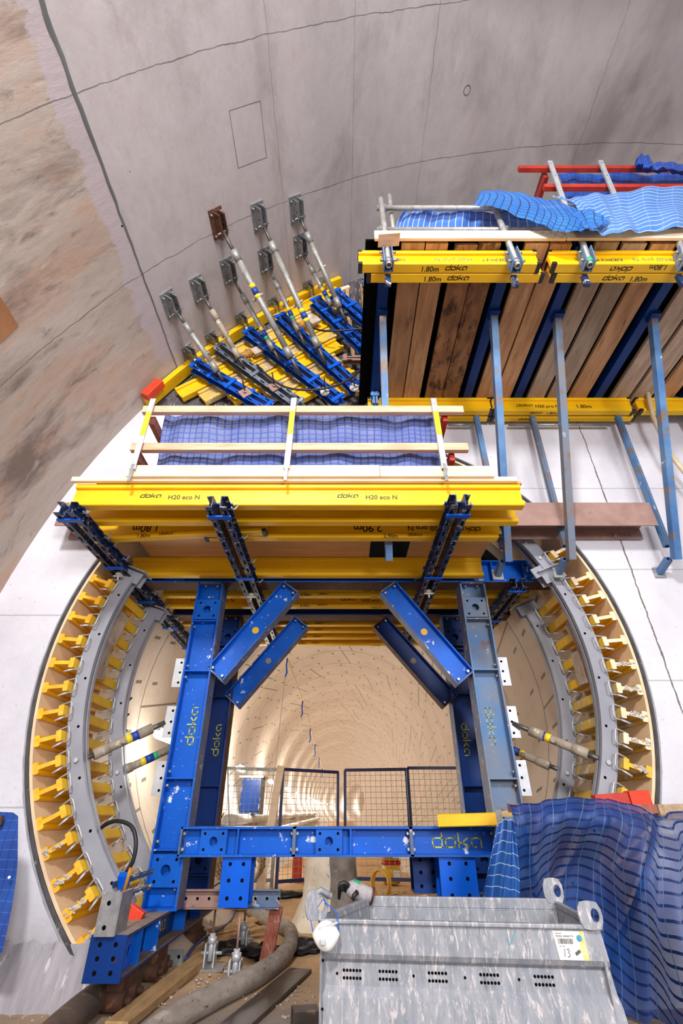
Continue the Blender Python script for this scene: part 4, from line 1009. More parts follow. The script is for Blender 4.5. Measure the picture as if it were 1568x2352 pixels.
solo(MB().box((.20, 2.10, 4.0), (4.2, 3.97, 4.02)), 'deck_mat', 'dark', 'black sheet over the upper deck, seen through the gaps between planks', 'sheet')
# steel brackets: pair of channels, wall post, raking strut, foot
BRK = [('first', .37, (878, 716), (893, 1288), (871, 900), 'blue_old'), ('second', 1.40, (1132, 716), (1166, 1290), (1082, 905), 'blue_old'), ('third', 1.965, (1278, 722), (1312, 1285), (1208, 905), 'strut_rust'), ('fourth', 2.86, (1497, 722), (1553, 1285), (1396, 902), 'blue_old'), ('fifth', 3.88, (1720, 722), (1790, 1270), (1536, 895), 'blue_old')]
def sqtube(m, p0, p1, w, up=(0, 1, 0)):
    d, s, u = frame(V(p1)-V(p0), up); c = .86*w/2; w2 = w/2
    for sg in (-1, 1):
        m.obox((V(p0)+V(p1))/2+s*sg*(w2-.003), (V(p1)-V(p0))/2, s*.003, u*w2); m.obox((V(p0)+V(p1))/2+u*sg*(w2-.003), (V(p1)-V(p0))/2, s*(w2-.006), u*.003)
    return m
for (o, x, top, bot, post, mat) in BRK:
    r = thing('platform_bracket', 'blue steel bracket carrying the upper platform, %s from the left' % o, 'bracket', (x, 3.9, 3.9), 'steel brackets of the upper platform')
    for s in (-1, 1): MB().chan((x+s*.045, 2.10, 3.95), (x+s*.045, 3.96, 3.95), .10, .045, .006, (0, 0, 1), -s).build('channel', 'blue_dark', r)
    a = atz(top[0], top[1], 3.93); b = at(bot[0], bot[1], 3.76)
    c = sqtube(MB(), a, b, .062); c.build('raking_strut', mat, r)
    q = at(post[0], post[1], 3.88); b2 = b+(a-b)*.05+V((-.0, .09, .05))
    sqtube(MB(), q, b2, .052).build('wall_post', 'blue_old' if mat != 'strut_rust' else 'strut_rust', r)
    MB().obox((q+b2)/2+V((0, -.028, 0)), (b2-q)/2, V((.006, 0, 0)), V((0, .004, 0))).build('weld_strip', 'blue_rust', r)
    if o != 'first':
        f = b+V((-.03, .05, .03)); sqtube(MB(), f, V((f.x, 3.985, f.z-.05)), .05, (0, 0, 1)).build('foot', 'blue_rust', r)
        MB().box((f.x-.05, 3.985, f.z-.10), (f.x+.05, 3.995, f.z)).build('foot_plate', 'galv', r)
    MB().obox(a+V((0, 0, -.02)), (.045, 0, 0), (0, .05, 0), (0, 0, .04)).build('head_plate', 'blue_dark', r)
# scaffold tube guard rail
def spost(label, ut, vt, ub_, vb, y=2.07, green=False):
    b, t = at(ub_, vb, y), at(ut, vt, y); r = thing('scaffold_post', label, 'guard post', b, 'scaffold posts of the upper platform')
    MB().pipe(b, t, .024, .018).build('tube', 'tubegrey', r)
    d = (t-b).normalized()
    m = MB()
    for s in (-1, 1): m.obox(b+d*.12+V((s*.034, .01, 0)), V((.004, 0, 0)), V((0, .045, 0)), d*.11)
    m.obox(b+d*.12+V((0, .055, 0)), V((.038, 0, 0)), V((0, .004, 0)), d*.11); m.build('socket', 'blue_rust', r)
    m = MB()
    for kk in (.06, .17):
        for s in (-1, 1): bolt(m, b+d*kk+V((s*.036, -.01, 0)), (s, 0, 0), .011, .03)
    split(m, 'bolt', 'galv', r)
    MB().bar(b+V((0, .10, .03)), b+V((0, .11, -.09)), .045, .03, (0, 1, 0)).build('hanger', 'navy', r)
    MB().cyl(b+d*.03, b+d*.075, .03, 10).build('collar', 'greenstick' if green else 'galv', r)
spost('scaffold tube guard post at the left corner of the upper platform', 874, 458, 893, 610)
spost('scaffold tube guard post by the second bracket of the upper platform', 1130, 462, 1189, 612)
spost('scaffold tube guard post with a green collar by the third bracket', 1318, 500, 1355, 610, green=True)
spost('scaffold tube guard post at the right picture edge', 1545, 520, 1578, 610)
m = MB(); p = at(894, 450, 2.19); m.pipe(p-V((0, 0, .75)), p, .022, .017); solo(m, 'scaffold_tube', 'tubegrey', 'upright scaffold tube behind the corner post of the upper platform', 'scaffold tube', 'scaffold tubes')
for (v, lab) in ((478, 'upper horizontal scaffold tube rail of the upper platform'), (528, 'lower horizontal scaffold tube rail of the upper platform')):
    a, b = at(865, v, 2.13), at(1330, v, 2.13); r = thing('scaffold_rail', lab, 'scaffold tube', a, 'scaffold tubes')
    MB().pipe(a, V((4.2, 2.13, a.z)), .022, .017).build('tube', 'tubegrey', r)
    for u in (879, 1148 if v < 500 else 1157):
        c = at(u, v, 2.10); m = MB(); m.cyl(c-V((.03, 0, 0)), c+V((.03, 0, 0)), .034, 10); bolt(m, c+V((0, 0, .03)), (0, -.3, 1), .011, .05); bolt(m, c-V((0, 0, .03)), (0, -.3, -1), .011, .05); m.build('coupler', 'galv', r)
a, b = at(860, 552, 2.045), at(1300, 552, 2.045)
solo(MB().box((a.x, 2.03, 3.90), (b.x, 2.055, 4.02)), 'toe_board', 'pine', 'pale toe board along the upper platform, left of the joint', 'board', 'toe boards of the upper platform', .002)
solo(MB().box((b.x+.004, 2.025, 3.895), (4.2, 2.05, 4.03)), 'toe_board', 'pine', 'pale toe board along the upper platform, right of the joint', 'board', 'toe boards of the upper platform', .002)
m = MB(); c = at(893, 551, 2.0); m.obox(c, V((.085, 0, .012)), V((0, .05, 0)), V((0, 0, .006))); solo(m, 'wood_offcut', 'pinkpine', 'loose wood offcut on the left end of the upper toe board', 'offcut')
net('blue debris net with white strands behind the scaffold rails', [[(928, 482, 2.17), (1090, 487, 2.17), (1340, 490, 2.17)], [(912, 510, 2.22), (1090, 515, 2.22), (1345, 515, 2.22)], [(905, 552, 2.12), (1090, 552, 2.12), (1350, 552, 2.12)]], 'net_upper', wave=.03, freq=4, nu=46)
net('curled blue net with black strands hung over the upper scaffold rail', [[(1086, 458, 2.12), (1120, 435, 2.10), (1200, 446, 2.05), (1270, 462, 2.03), (1330, 480, 2.02)], [(1100, 450, 2.05), (1160, 447, 2.02), (1240, 474, 1.98), (1300, 500, 1.96), (1352, 505, 1.96)], [(1086, 470, 2.0), (1150, 482, 1.97), (1230, 512, 1.95), (1290, 530, 1.94), (1345, 531, 1.95)]], 'net_black', wave=.015, freq=3, seed=4)
net('pale blue net with white strands draped over the platform edge on the right', [[(1268, 452, 2.14), (1330, 450, 2.14), (1450, 438, 2.14), (1600, 425, 2.14)], [(1320, 475, 2.05), (1370, 488, 2.03), (1460, 480, 2.05), (1600, 470, 2.05)], [(1330, 525, 1.96), (1385, 538, 1.95), (1480, 530, 1.97), (1600, 520, 1.97)]], 'net_pale', wave=.03, freq=3, seed=7)
net('rumpled blue net corner with dark strands above the toe board joint', [[(1290, 492, 2.0), (1345, 480, 1.97), (1400, 500, 1.95)], [(1330, 530, 1.95), (1365, 525, 1.93), (1392, 516, 1.93)]], 'net_black', wave=.02, freq=2, seed=9, nu=16, nv=8)
# guard rail of the deck beyond: red timber rails
YR = 2.44
def redrail(label, u0, u1, v):
    a = at(u0, v, YR); solo(MB().bar(a, V((at(u1, v, YR).x, YR, a.z)), .05, .07), 'guard_rail', 'redwood', label, 'guard rail', 'red guard rails', .004)
redrail('upper red painted timber guard rail at the top right', 1190, 1640, 388)
redrail('lower red painted timber guard rail at the top right', 1248, 1640, 431)
for (ut, vt, ub_, vb, lab) in ((1262, 371, 1300, 480, 'grey guard post on the left of the red rails'), (1378, 370, 1424, 480, 'grey guard post in the middle of the red rails')):
    t, b = at(ut, vt, YR-.05), at(ub_, vb, YR-.05); b = t+(b-t)*((t.z-4.03)/(t.z-b.z))
    r = thing('guard_post', lab, 'guard post', b, 'guard posts of the red rails'); MB().bar(b, t, .05, .02, (0, 1, 0)).build('upright', 'galv_light', r)
    m = MB()
    for kk in (.03, .17): m.disc(t+(b-t)*kk-V((0, .0115, 0)), (0, -1, 0), .007, 8)
    split(m, 'bolt_hole', 'dark', r)
p = at(1252, 400, YR+.05); solo(MB().bar(p, p+V((0, .35, 0)), .05, .15), 'end_rail', 'redwood', 'upper red end rail stub beside the red guard rails', 'guard rail', None, .004)
net('deep blue net behind the red guard rails', [[(1282, 396, 2.56), (1420, 398, 2.56), (1620, 404, 2.56)], [(1290, 425, 2.60), (1420, 428, 2.60), (1620, 430, 2.60)], [(1290, 470, 2.55), (1420, 470, 2.55), (1620, 470, 2.55)]], 'net_dark', wave=.03, freq=3, seed=12)
net('dark blue net bundled over the end of the upper red rail', [[(1462, 362, 2.36), (1480, 352, 2.34), (1510, 374, 2.34), (1620, 370, 2.34)], [(1458, 376, 2.30), (1484, 380, 2.26), (1520, 384, 2.26), (1620, 382, 2.26)], [(1470, 387, 2.36), (1500, 395, 2.34), (1540, 398, 2.34), (1620, 404, 2.34)]], 'net_dark', wave=.03, freq=4, seed=14)
# cream pipe behind the struts, and thin tubes under the deck
m = MB(); m.tube([at(1482, 880, 3.7), at(1500, 960, 3.72), at(1540, 1045, 3.75), at(1600, 1120, 3.78), at(1660, 1250, 3.8)], .024, 10); solo(m, 'drain_pipe', 'cream_pipe', 'cream plastic pipe hanging behind the right hand struts', 'pipe')
for (u0, u1, lab) in ((1030, 1085, 'short thin scaffold tube under the wall beams, left of the second bracket'), (1168, 1400, 'thin scaffold tube under the wall beams between the brackets')):
    a, b = at(u0, 976, 3.93), at(u1, 976, 3.93); solo(MB().pipe(a, b, .017, .012), 'scaffold_tube', 'galv', lab, 'scaffold tube', 'thin tubes on the headwall')

# ============================================================ STOP-END FORMWORK ABOVE THE HEADWALL, LEFT
def dp(x, z, y): return V((x, y, z))
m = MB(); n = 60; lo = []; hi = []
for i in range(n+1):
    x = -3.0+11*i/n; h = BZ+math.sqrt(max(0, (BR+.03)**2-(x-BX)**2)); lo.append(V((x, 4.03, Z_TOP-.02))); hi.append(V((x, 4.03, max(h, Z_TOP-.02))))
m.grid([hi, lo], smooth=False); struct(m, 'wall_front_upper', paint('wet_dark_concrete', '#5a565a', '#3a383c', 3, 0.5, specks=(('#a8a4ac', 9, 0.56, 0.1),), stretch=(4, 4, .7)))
A, B = at(398, 856, 4.0), at(812, 662, 4.0)
D = V((B.x-A.x, 0, B.z-A.z)).normalized(); Nn = V((D.z, 0, -D.x))
def inb(p): return math.hypot(p.x-BX, p.z-BZ) < BR-.10
SB = 'timber beams of the stop-end form under the vault'
SM = ['yellow', 'yellow_dirty', 'yellow', 'yellow_dirty', 'yellow', 'yellow_dirty', 'yellow', 'yellow']
for i in range(8):
    o = A+Nn*(.10+.222*i); s0 = -3.0
    while (not inb(o+D*s0-Nn*.2) or (o+D*s0).z < 3.98) and s0 < 3: s0 += .02
    s0 += (.0, .05, .12, .02, .0, .08, .0, 0)[i]
    s1 = s0
    while s1 < 4 and (o+D*s1).x < (.02 if i < 6 else .15) and inb(o+D*s1-Nn*.2): s1 += .02
    if s1-s0 < .3: continue
    p0, p1 = o+D*s0, o+D*s1; p0.y = p1.y = 3.955
    tx = [('1.80m', .05, .95, 'flange', 'darkink', False), ('doka', .018, 1.2, 'flange', 'darkink', False)] if i in (3, 5) else []
    hbeam('%s sloping beam of the stop-end form, %s down from the vault' % ('dirty yellow' if SM[i] == 'yellow_dirty' else 'yellow', ORD[i]), p0, p1, -Nn, SB, (SM[i], 'yellow_end'), texts=tx)
m = MB(); a0, a1 = bang(at(336, 922, 3.9)), bang(at(806, 664, 3.9)); vs = []; n = 30
for i in range(n+1):
    a = a0+(a1-a0)*i/n
    vs += [bp(a, 3.86, BR-.015), bp(a, 3.86, BR-.085), bp(a, 4.0, BR-.085), bp(a, 4.0, BR-.015)]
m.add(vs, [(i*4+j, i*4+(j+1) % 4, i*4+4+(j+1) % 4, i*4+4+j) for i in range(n) for j in range(4)]+[(0, 1, 2, 3), (n*4, n*4+1, n*4+2, n*4+3)])
solo(m, 'edge_former', 'yellow', 'curved yellow timber edge of the stop-end form following the vault', 'form edge')
p0, p1 = at(333, 912, 3.80), at(369, 878, 3.80); m = MB().bar(p0, p1, .10, .09, (0, -1, 0)); solo(m, 'timber_offcut', 'orange', 'short orange and brown timber offcut wedged at the lower left corner of the vault', 'offcut', None, .004)
WB = 'walers across the stop-end form'
SW = [((446, 838), (622, 940), ('waler', 'blue_clean'), 'blue double waler at the lower left of the stop-end form'), ((500, 797), (690, 935), ('walergrey', 'walergrey'), 'grey scuffed double waler, second from the left on the stop-end form'),
      ((566, 762), (782, 925), ('waler', 'blue_clean'), 'clean blue double waler, third from the left on the stop-end form'), ((640, 727), (820, 895), ('waler', 'blue_clean'), 'blue double waler, fourth from the left on the stop-end form'),
      ((722, 690), (838, 800), ('waler', 'blue_clean'), 'blue double waler under the rightmost pair of props'), ((765, 672), (850, 745), ('waler', 'blue_clean'), 'short blue double waler half hidden at the top right')]
for (q0, q1, ms, lab) in SW:
    a, b = at(q0[0], q0[1], 3.80), at(q1[0], q1[1], 3.80)
    waler(lab, a, b, (0, 1, 0), ms, WB, .09, .05, .05, 5 if 'short' not in lab else 3)
for (u, v, lab) in ((563, 902, 'rusty square washer plate with tie rod on the left blue waler'), (630, 888, 'rusty square washer plate with tie rod on the grey waler')):
    p = at(u, v, 3.74); r = thing('tie_rod', lab, 'tie rod', p, 'tie rods of the stop-end form'); MB().obox(p, D*.06, Nn*.06, (0, .006, 0)).build('washer_plate', 'rust', r)
    MB().cyl(p, p+V((-.01, -.16, .05)), .009, 8).build('rod', 'rustdark', r); MB().cyl(p, p+V((0, -.03, 0)), .02, 8).build('nut', 'rust', r)
for (u, v, lab) in ((746, 902, 'white round anchor nut at the low end of the long blue waler'), (813, 892, 'white round anchor nut at the low end of the fourth blue waler')):
    p = at(u, v, 3.74); r = thing('anchor_nut', lab, 'anchor nut', p, 'anchor nuts of the stop-end form'); MB().cyl(p, p+V((0, -.02, 0)), .052, 16).build('disc', 'whitesteel', r)
    m = MB()
    for kk in range(3): a = kk*2.094; m.obox(p+V((math.cos(a)*.025, -.03, math.sin(a)*.025)), V((math.cos(a)*.025, 0, math.sin(a)*.025)), V((0, .012, 0)), V((-math.sin(a)*.007, 0, math.cos(a)*.007)))
    m.build('lug', 'galv_light', r); MB().cyl(p, p+V((0, -.22, .0)), .008, 8).build('rod', 'rustdark', r)
# anchor brackets on the vault
LASTB = [None]
def bracket(label, u, v, mat, grp, s=1.0, long=.30):
    c = atb(u, v); n_ = V((BX-c.x, 0, BZ-c.z)).normalized(); t_ = V((0, 1, 0)); w_ = n_.cross(t_)
    r = thing('anchor_bracket', label, 'anchor bracket', c, grp); LASTB[0] = r
    MB().obox(c+n_*.008, w_*.085*s, t_*long/2, n_*.008).build('base_plate', mat, r)
    for k_ in (-1, 1):
        m = MB(); o = c+n_*.016+w_*.032*k_*s
        P = [(-long/2*.85, 0), (long/2*.95, 0), (long/2*.95, .075*s), (long*.2, .11*s), (-long/2*.85, .11*s)]
        vs = [o+t_*a_+n_*b_+w_*h_ for h_ in (-.005, .005) for a_, b_ in P]; nn = len(P)
        m.add(vs, [tuple(range(nn)), tuple(range(nn, 2*nn))[::-1]]+[(i_, (i_+1) % nn, nn+(i_+1) % nn, nn+i_) for i_ in range(nn)])
        for kk in (-.3, .0, .3): m.disc(o+t_*long*kk+n_*.06*s+w_*.0056*k_, w_*k_, .009, 8, 1); m.disc(o+t_*long*kk+n_*.06*s-w_*.0056*k_, -w_*k_, .009, 8, 1)
        m.build('lug', [mat, 'dark'], r)
    q = c+n_*.085*s+t_*long*.22
    MB().cyl(q-w_*.075*s, q+w_*.075*s, .011, 8).build('pin', 'galv', r)
    for (i_, j_) in ((-1, 1), (1, -1), (-1, -1)):
        m = MB(); bolt(m, c+w_*.066*i_*s+t_*long*.36*j_+n_*.016, n_, .011, .03); split(m, 'bolt', 'galv', r)
    return q
PG, BG = 'grey push-pull props between vault and stop-end form', 'anchor brackets on the vault'
PR = [((498, 512), (690, 862), 'rustbrown', .034, .14, .15, .42, .36, False, 'rusty', 'longest of the props, from the rusty bracket to the clean blue waler', 'tubegrey'),
      ((592, 497), (748, 836), 'galv', .034, .14, .14, .58, .70, False, 'grey', 'long clean prop from the top middle bracket, with a yellow and blue sticker', 'tubegrey'),
      ((678, 480), (796, 742), 'galv', .030, .16, .18, .46, None, False, 'grey', 'prop from the topmost right bracket, with an orange mark', 'tubegrey'),
      ((522, 622), (642, 828), 'galv', .029, .22, .16, .62, .72, True, 'grey', 'short prop below the rusty bracket, with a green sticker', 'tubegrey'),
      ((607, 598), (700, 792), 'galv', .029, .20, .2, .45, .66, True, 'grey', 'short prop in the middle, pinned beside the long clean prop', 'tubegrey'),
      ((687, 566), (772, 722), 'galv', .028, .22, .18, .5, .72, True, 'grey', 'short prop on the right under the topmost bracket', 'tubegrey'),
      ((389, 698), (512, 872), 'galv', .030, .20, .16, .66, None, False, 'grey', 'leftmost prop, from the lowest left plate to the left blue waler', 'tubegrey'),
      ((454, 664), (560, 842), 'galv', .030, .22, .16, .5, None, False, 'grey', 'dusty brown prop, second from the left', 'tubedusty')]
BL = ['rusty brown anchor bracket on the vault, upper left of the three top ones', 'grey anchor bracket at the top middle of the vault group', 'grey anchor bracket at the top right of the vault group', 'grey anchor bracket just below the rusty one', 'grey anchor bracket below the top middle one, holding a short prop', 'grey anchor bracket below the top right one', 'grey anchor bracket on the far left, close to the wall joint', 'grey anchor bracket second from the wall joint']
for (bpx, epx, bm, rr, e0, e1, pin, st, gr, _, lab, tm), bl in zip(PR, BL):
    q = bracket(bl, bpx[0], bpx[1], bm, BG)
    e = at(epx[0], epx[1], 3.73)
    prop(lab, q, e, PG, rr, e0, e1, (tm, 'spindle'), pin, st, gr)
LG = 'low anchor brackets at the heads of the walers'
for (u, v, lab) in ((432, 812, 'low grey anchor bracket at the head of the left blue waler'), (485, 782, 'low grey anchor bracket at the head of the grey waler'), (552, 737, 'low grey anchor bracket at the head of the third waler'), (626, 702, 'low grey anchor bracket at the head of the fourth waler'), (706, 664, 'low grey anchor bracket at the head of the fifth waler'), (744, 652, 'low grey anchor bracket behind the right hand prop')):
    q = bracket(lab, u, v, 'galv', LG, .9, .24)
    MB().bar(q, q+V((.10, .12, -.13)), .05, .018, (0, -1, 0)).build('link_bar', 'galv', LASTB[0])
m = MB(); p = at(414, 842, 3.9); m.obox(p, (.06, 0, .03), (0, .04, 0), (-.02, 0, .05)); solo(m, 'angle_bracket', 'galv', 'small grey angle bracket at the foot of the wall joint', 'anchor bracket')
# vibrators and cables
for (u, v, lab) in ((565, 815, 'ochre form vibrator bolted on the beams between the grey and blue walers'), (698, 745, 'ochre form vibrator beside the fourth waler')):
    p = at(u, v, 3.82); r = thing('form_vibrator', lab, 'vibrator', p, 'form vibrators'); MB().cyl(p-D*.08, p+D*.07, .05, 14).build('motor_body', 'orange_rust', r)
    MB().cyl(p-D*.10, p-D*.08, .056, 14).build('end_cap', 'orange_rust', r); MB().cyl(p+D*.02, p+D*.04, .058, 14).build('clamp_ring', 'rust', r); MB().obox(p+D*.16+V((0, .02, 0)), D*.07, Nn*.06, (0, .02, 0)).build('mount_block', 'greywood', r)
def cable(label, pts, r, mat='black', name='cable', cat='cable', grp=None, n=8, sub=6):
    out = []
    for i in range(len(pts)-1):
        p0, p1, p2, p3 = pts[max(i-1, 0)], pts[i], pts[i+1], pts[min(i+2, len(pts)-1)]
        for k_ in range(sub):
            f = k_/sub; out.append(0.5*((2*p1)+(p2-p0)*f+(2*p0-5*p1+4*p2-p3)*f*f+(3*p1-p0-3*p2+p3)*f**3))
    out.append(pts[-1]); return solo(MB().tube(out, r, n), name, mat, label, cat, grp)
cable('black cable sagging across the walers to the upper platform', [at(*q) for q in ((590, 838, 3.72), (625, 872, 3.68), (670, 893, 3.66), (740, 893, 3.64), (800, 872, 3.64), (840, 835, 3.62), (855, 805, 3.62))], .012)
cable('short black cable from the second vibrator to the upper platform', [at(*q) for q in ((715, 752, 3.78), (745, 760, 3.7), (800, 758, 3.66), (860, 752, 3.6))], .012)
# steel and timber at the end of the upper platform
p0, p1 = at(838, 640, 3.70), at(862, 930, 3.70); waler('worn light blue waler standing upright at the left end of the upper platform', p0, p1, (0, 1, 0), ('blue_old', 'blue_old'), WB, .06, .01, .03, 3)
for (u0, v0, u1, v1, lab) in ((797, 668, 801, 742, 'upper short timber stud left of the upright waler'), (803, 742, 812, 835, 'lower timber stud left of the upright waler'), (830, 658, 838, 745, 'timber stud right beside the upright waler'), (840, 750, 848, 840, 'lower timber stud right beside the upright waler')):
    solo(MB().bar(at(u0, v0, 3.92), at(u1, v1, 3.92), .045, .09, (0, 1, 0)), 'timber_stud', 'sandwood', lab, 'timber stud', 'studs at the platform end', .003)
solo(MB().bar(at(768, 672, 3.9), at(802, 660, 3.9), .06, .05, (0, 1, 0)), 'timber_stud', 'pine', 'pale timber offcut under the vault behind the last props', 'timber stud', None, .003)
waler('grey blue steel waling lying level behind the upper studs', at(790, 718, 3.86), at(858, 716, 3.86), (0, 1, 0), ('walergrey', 'walergrey'), WB, .06, .02, .035, 2)
waler('rusty brown steel waling lying level behind the lower studs', at(786, 826, 3.86), at(852, 826, 3.86), (0, 1, 0), ('rust', 'rust'), WB, .06, .02, .035, 2)
hbeam('short yellow beam end low beside the first bracket', at(816, 905, 3.86), at(852, 905, 3.86), (0, 0, 1), SB, ('yellow_dirty', 'yellow_end'))
# ============================================================ TUNNEL FURNITURE
# lamps along the left wall
for i in range(17):
    y = 6.1+4.85*i; x = ty(y)-2.08; z = .74
    r = thing('tunnel_lamp', 'bright tube lamp on the left tunnel wall, %s from the tunnel mouth' % ORD[i], 'lamp', (x, y, z), 'tube lamps along the tunnel wall')
    MB().box((x-.03, y-.32, z+.03), (x+.05, y+.32, z+.06)).build('housing', 'white', r)
    MB().cyl((x+.02, y-.30, z), (x+.02, y+.30, z), .05, 10).build('tube', 'lamp', r)
    d = bpy.data.lights.new('tunnel_lamp_light', 'POINT'); d.energy = LAMP_W*(.22 if i == 0 else 1.0); d.color = (1.0, 0.93, 0.84); d.shadow_soft_size = .18
    o = bpy.data.objects.new('tunnel_lamp_light', d); COL.objects.link(o); o.location = (x+.30, y, z-.02)
# service pipes on the left wall
for (x, z, lab, y0) in ((-1.95, -.12, 'upper pale service pipe along the left tunnel wall', 9.6), (-1.72, -.42, 'lower pale service pipe along the left tunnel wall', 9.0)):
    solo(MB().tube([(x+ty(y0+k*3.0), y0+k*3.0, z) for k in range(12)], .085, 12), 'service_pipe', 'white', lab, 'pipe', 'service pipes in the tunnel')
# cable hooks near the mouth
for i, (u, v) in enumerate(((287, 1607), (282, 1645), (280, 1683), (283, 1762), (288, 1797), (296, 1845), (306, 1905), (500, 1790), (500, 1815), (503, 1838), (507, 1862))):
    if i < 7: a = ring_ang(u, v, 5.35); y = 5.35
    else: y = 9.4; a = ring_ang(u+20, v, y)
    c = rp(a, RT-.005, y); n_ = V((-math.cos(a), 0, -math.sin(a)))
    pts = [c, c+n_*.05+V((0, 0, -.03)), c+n_*.10+V((0, 0, -.03)), c+n_*.14+V((0, 0, .02))]
    solo(MB().tube(pts, .010, 7), 'cable_hook', 'black', ('dark cable hook on the tunnel wall left of the gantry, %s from the top' % ORD[i]) if i < 7 else ('small dark cable hook behind the left mesh panel, %s from the top' % ORD[i-7]), 'hook', 'cable hooks on the tunnel wall')
# dark cabinet behind the left mesh panel
r = thing('switch_cabinet', 'dark blue electrical cabinet on the left tunnel wall behind the mesh', 'cabinet', (-1.9, 11.9, .1))
MB().box((-2.15, 11.7, -.05), (-1.72, 12.3, .62)).build('body', 'navy', r, .01); MB().box((-2.12, 11.69, .0), (-1.75, 11.70, .57)).build('door', 'blue_dark', r); MB().box((-2.2, 11.65, .62), (-1.68, 12.35, .66)).build('lid', 'galv', r)
# string of small blue ribbons under the crown
L = [((660, 1512), 6.9), ((695, 1610), 8.6), ((713, 1673), 10.4), ((724, 1710), 12.4), ((733, 1740), 14.6), ((740, 1765), 17.0)]
cable('thin yellow cord strung under the tunnel crown', [at(u, v, y) for (u, v), y in L], .006, 'yplastic', 'cord', 'cord', n=5)
for i, ((u, v), y) in enumerate(L):
    p = at(u, v, y); solo(MB().tube([p, p-V((.01, 0, .10)), p-V((-.005, 0, .20)), p-V((.02, 0, .26))], .010, 6), 'ribbon', 'blue_clean', 'short blue ribbon hanging on the cord in the tunnel, %s from the mouth' % ORD[i], 'ribbon', 'blue ribbons under the tunnel crown')
cable('fine line hanging down from the crown to the crossbeam', [at(660, 1512, 6.9), at(645, 1640, 6.9), at(632, 1760, 6.9), at(610, 1890, 6.9)], .004, 'wire', 'hanging_line', 'line', n=5, sub=2)
# mesh gate panels
def gate(label, q, y0, y1, mat='gate', cells=15):
    """q: u left, v top left, u right, v top right; y0/y1 depth at the two ends"""
    u0, v0, u1, v1 = q; a, b = at(u0, v0, y0), at(u1, v1, y1); zf = FLOOR+.02
    r = thing('mesh_gate', label, 'gate panel', (a.x, a.y, zf), 'mesh gate panels across the tunnel')
    for p in (a, b): MB().bar(V((p.x, p.y, zf)), p, .045, .045, (0, 1, 0)).build('upright', mat, r)
    MB().bar(a, b, .045, .045).build('top_rail', mat, r); MB().bar(V((a.x, a.y, zf+.12)), V((b.x, b.y, zf+.12)), .045, .045).build('bottom_rail', mat, r)
    m = MB(); d = b-a; n = max(4, int(d.length/.085))
    for i in range(1, n):
        p = a+d*i/n; m.bar(V((p.x, p.y, zf+.12)), p, .0055, .0055, (0, 1, 0))
    k = int((a.z-zf)/.085)
    for i in range(1, k):
        z = zf+.12+(a.z-zf-.12)*i/k; zz = zf+.12+(b.z-zf-.12)*i/k; m.bar(V((a.x, a.y+.006, z)), V((b.x, b.y+.006, zz)), .0055, .0055)
    m.build('wire_mesh', 'wire', r)
    return r
gate('grey framed mesh panel at the left tunnel side, behind the gantry post', (505, 1764, 640, 1768), 8.6, 8.9, 'tubegrey')
gate('navy mesh gate left of the open gap, slightly turned', (650, 1767, 776, 1774), 8.7, 9.3)
gate('navy mesh gate just right of the open gap', (792, 1769, 932, 1767), 9.1, 8.9)
gate('navy mesh gate beside the right gantry post', (935, 1764, 1085, 1764), 8.8, 8.8)
p0, p1 = at(596, 2048, 7.9), at(645, 1760, 8.35); solo(MB().bar(p0, p1, .11, .05, (0, 1, 0)), 'timber_stud', 'pine', 'pale timber stud leaning against the mesh panels', 'timber stud', None, .003)
p0, p1 = at(535, 1765, 8.3), at(526, 1895, 8.3); cable('thin pale blue cable hanging before the left mesh panel', [at(523, 1762, 8.4), at(524, 1830, 8.4), at(527, 1895, 8.4)], .012, 'galv_light', 'cable', 'cable', n=6, sub=2)
# rolls of wire netting, buckets, red barrier, debris
for (u, v, y, rr, lab) in ((540, 1985, 7.2, .20, 'dark roll of wire netting on the tunnel floor, leftmost'), (566, 1987, 7.5, .19, 'roll of wire netting beside the leaning stud'), (1085, 1995, 9.4, .24, 'roll of wire netting behind the right mesh gate')):
    p = at(u, v, y); r = thing('netting_roll', lab, 'netting roll', (p.x, y, FLOOR), 'rolls of wire netting'); z = p.z
    m = MB()
    for k in range(16):
        a = k*math.pi/8
        m.tube([V((p.x+rr*math.cos(a+t*.35*s), y-.25+.6*t/4, z+rr*math.sin(a+t*.35*s))) for t in range(5) for s in (1,)], .012, 5)
        m.tube([V((p.x+rr*math.cos(a-t*.35), y-.25+.6*t/4, z+rr*math.sin(a-t*.35))) for t in range(5)], .012, 5)
    m.build('wire_coil', 'oldwood', r)
for (zb_, lab) in ((FLOOR, 'lower yellow bucket behind the mesh gate'), (FLOOR+.30, 'upper yellow bucket stacked on another behind the mesh gate')):
    p = at(899, 2010, 9.7); r = thing('bucket', lab, 'bucket', (p.x, 9.7, zb_), 'yellow buckets')
    MB().tube([(p.x, 9.7, zb_+.02), (p.x, 9.7, zb_+.29)], .15, 18, rads=[.135, .15]).build('pail', 'yplastic', r)
    MB().cyl((p.x, 9.7, zb_+.27), (p.x, 9.7, zb_+.315), .16, 18).build('rim', 'redplastic' if zb_ == FLOOR else 'yplastic', r)
    MB().box((p.x+.02, 9.53, zb_+.06), (p.x+.12, 9.56, zb_+.2)).build('paper_label', 'white', r)
p = at(680, 1985, 9.9); r = thing('barrier_board', 'orange red barrier board standing behind the left mesh gate', 'barrier', (p.x, 9.9, FLOOR)); MB().box((p.x-.06, 9.88, FLOOR), (p.x+.10, 9.93, FLOOR+.75)).build('board', 'orange', r); MB().box((p.x-.10, 9.93, FLOOR), (p.x+.14, 10.1, FLOOR+.06)).build('foot', 'black', r)
c = at(875, 2030, 6.6); r = thing('tape_ring', 'open ochre ring of strapping lying on the sand behind the bin', 'ring', c); m = MB(); vs = []
